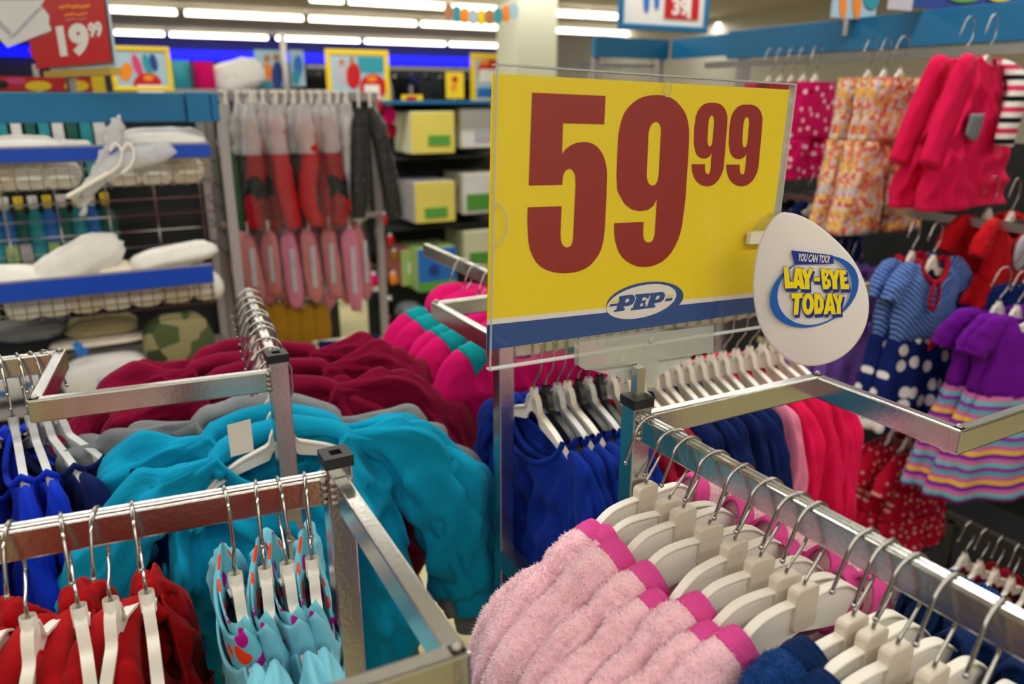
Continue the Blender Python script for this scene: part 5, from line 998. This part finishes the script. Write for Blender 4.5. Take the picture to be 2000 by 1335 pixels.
def frock(key, bm, sm_, seed, L=.50, sw=.115, wst=.12, hem=.19, wz=.20, trim=None, bow=None, patch=None):
    nb = body(seed, sw=sw, nw=.06, L=wz, hw=wst, slope=.25, dipF=.07, dipB=.02, dep=.028, dbot=.03, fold=.004, nu=56, nv=16)
    def sk(u, v):
        a = 2 * math.pi * u; c, s_ = math.cos(a), math.sin(a); wd = wst + (hem - wst) * v ** .8; fl = .012 * v * math.sin(a * 9 + seed) + .010 * mn.noise((c * 3, s_ * 3 + seed, v * 3))
        return ((wd + fl) * c, (.032 + .03 * v + fl) * math.copysign(abs(s_) ** .7, s_), NZ - wz + .004 - (L - wz) * v)
    P_ = [('bodice', nb.mesh('bodice', bm, True), .002), ('skirt', MB().grid(72, 18, sk, True).mesh('skirt', sm_, True), .002)]
    for s_ in (-1, 1): P_.append(('sleeve', sleeve(s_, seed + s_, [(.08, 0, -.02), (.115, 0, -.035), (.15, 0, -.075), (.165, 0, -.11)], [.02, .034, .04, .036], .6, .1).mesh('sleeve', bm, True), 0))
    if trim: P_.append(('neck_trim', MB().tube(neck_loop(.062, .07, .02, 0, .002), .008, 8, False).mesh('neck_trim', trim, True), 0))
    if trim: P_.append(('keyhole_trim', MB().tube([Vector((-.03 + .018 * math.cos(t), -.045, NZ - .10 + .045 * math.sin(t))) for t in [2 * math.pi * i / 16 for i in range(17)]], .006, 6, False).mesh('keyhole_trim', trim, True), 0))
    if bow: P_.append(('bow', MB().add([(-.034, -.060, NZ - wz + .012), (-.034, -.060, NZ - wz - .026), (0, -.064, NZ - wz - .006), (.034, -.060, NZ - wz + .012), (.034, -.060, NZ - wz - .026), (-.008, -.068, NZ - wz + .002), (.008, -.068, NZ - wz + .002), (0, -.068, NZ - wz - .014)], [(0, 1, 2), (2, 4, 3), (5, 7, 6)]).mesh('bow', bow), .006))
    if patch: P_.append(('patch', MB().ball((.03, -.036, NZ - wz * .62), .045, 16, 8, (1, .25, 1.25)).mesh('patch', patch, True), 0))
    garment_kind(key, P_)
frock('polka', 'blue_stripe', 'navy_dots', 340, L=.52, wz=.24, hem=.185, wst=.135, sw=.125, trim='trim_red', bow='trim_red')
frock('purple', 'purple', 'candy_stripe', 350, L=.54, wz=.23, hem=.215, wst=.125, sw=.11, patch='pr_grey'); frock('lavender', 'lavender', 'lavender', 360, L=.54, wz=.2, hem=.16)
frock('reddot', 'red_dots', 'red_dots', 370, L=.44, wz=.2, hem=.17, wst=.13); frock('oval', 'deep_red', 'red', 380, L=.27, wz=.18, hem=.14, sw=.10, wst=.105, patch='pr_grey')
def rhang(key, u, v, x, n, dy, label, cat, group, name, rz=0, mats=None, zadj=0, scale=1):
    p = at_x(u, v, x)
    for i in range(n):
        y = p.y + dy * i; zz = p.z - NZ + zadj; q = R(rz + 6 * math.sin(i * 2.3 + u))
        l_ = label if n == 1 else f'{label}, {ORD[i]} from the front'
        wear(key, (x, y, zz), q, l_, cat, group if n > 1 else None, name, mats[i] if mats and mats[i] else None, scale)
        hanger((x, y, zz), q, f'hanger of the {label}' + ('' if n == 1 else f', {ORD[i]} from the front'), 'hangers in the right clothes bay')
SH = [None, {k_: 'crimson' for k_ in ('seat', 'leg', 'waistband')}, {k_: 'crimson' for k_ in ('seat', 'leg', 'waistband')}, {k_: 'burgundy' for k_ in ('seat', 'leg', 'waistband')}, None]
rhang('shorts', 1592, 152, GX, 5, .055, 'pink shorts in the right bay', 'shorts', 'shorts in the right bay', 'shorts', 0, SH)
rhang('trousers', 1758, 142, GX, 3, .06, 'floral trousers in the right bay', 'trousers', 'floral trousers in the right bay', 'floral_trousers')
rhang('tunic', 1930, 108, GX, 2, .07, 'pink tunic with grey pocket and striped sleeve', 'tunic', 'pink tunics in the right bay', 'pink_tunic')
DK = [all_of('navy'), all_of('black_cloth'), all_of('navy'), all_of('charcoal'), all_of('navy'), all_of('black_cloth')]
rhang('hoodie0', 1590, 392, GX + .02, 6, .06, 'dark top under the pink shorts', 'top', 'dark tops under the shorts', 'dark_sweater', 0, DK)
rhang('lavender', 1672, 528, GX - .02, 3, .06, 'lavender dress beside the egg tag', 'dress', 'lavender dresses', 'lavender_dress')
rhang('polka', 1822, 505, GX - .16, 2, .07, 'navy polka dot dress with blue striped bodice', 'dress', 'navy polka dot dresses', 'polka_dress')
rhang('polka', 1965, 545, GX + .10, 3, -.06, 'navy dress right of the polka dot dress', 'dress', 'navy dresses', 'navy_dress', -50, [{'bodice': 'navy', 'sleeve': 'navy', 'neck_trim': 'navy', 'keyhole_trim': 'navy', 'bow': 'navy'}] * 3)
rhang('oval', 1975, 420, GX + .10, 2, .07, 'red dress with grey oval patch', 'dress', 'red oval dresses', 'red_dress')
rhang('purple', 2022, 612, GX - .12, 3, .05, 'purple dress with candy striped skirt', 'dress', 'purple dresses', 'purple_dress', -14)
rhang('reddot', 1806, 872, GX - .05, 3, .06, 'red dress with pale dots near the floor', 'dress', 'red dotted dresses', 'red_dotted_dress', 0, None, 0, 1.2)
p = at_x(1782, 960, GX - .10); tk = thing('price_ticket', 'white price ticket on the red dotted dress', 'ticket', p, R(-8)); put('card', TAGSH, tk)
for i in range(12):
    y = .57 + .042 * i; lp = (1.95, y, .4665)
    hanger(lp, R(6 * math.sin(i)), f'white hanger on the low rail at the bottom right, {ORD[i]} from the front', 'hangers on the low rail')
    wear(f'top{i % 3}', lp, R(6 * math.sin(i)), f'dark red top on the low rail at the bottom right, {ORD[i]} from the front', 'top', 'dark red tops on the low rail', 'dark_red_sweater', all_of('red_dark' if i % 2 else 'crimson'), .85)
for i in range(9): hanger((GX, .75 + .035 * i, RZ2), R(5 * math.sin(i * 3)), f'empty hanger on the top rail of the right bay, {ORD[i]} from the front', 'empty hangers on the top rail of the right bay')
# cards on top of the right header
poster(1622, -60, 1722, 36, 2.0, 'card showing two legs on top of the right blue header', None, 'pr_sky', [('e', 1645, 5, 7, 34, 'pr_orange'), ('e', 1672, 6, 8, 32, 'pr_orange'), ('e', 1700, -5, 16, 24, 'pr_teal')], 2, stand=.05)
poster(1745, -60, 2060, 14, 1.75, 'long dark blue card on top of the right blue header', None, 'pr_navy', [('r', 1730, -60, 1790, 18, 'pr_grey'), ('e', 1880, -4, 30, 9, 'pr_green'), ('e', 1950, -6, 24, 9, 'pr_yellow')], 2, stand=.05)
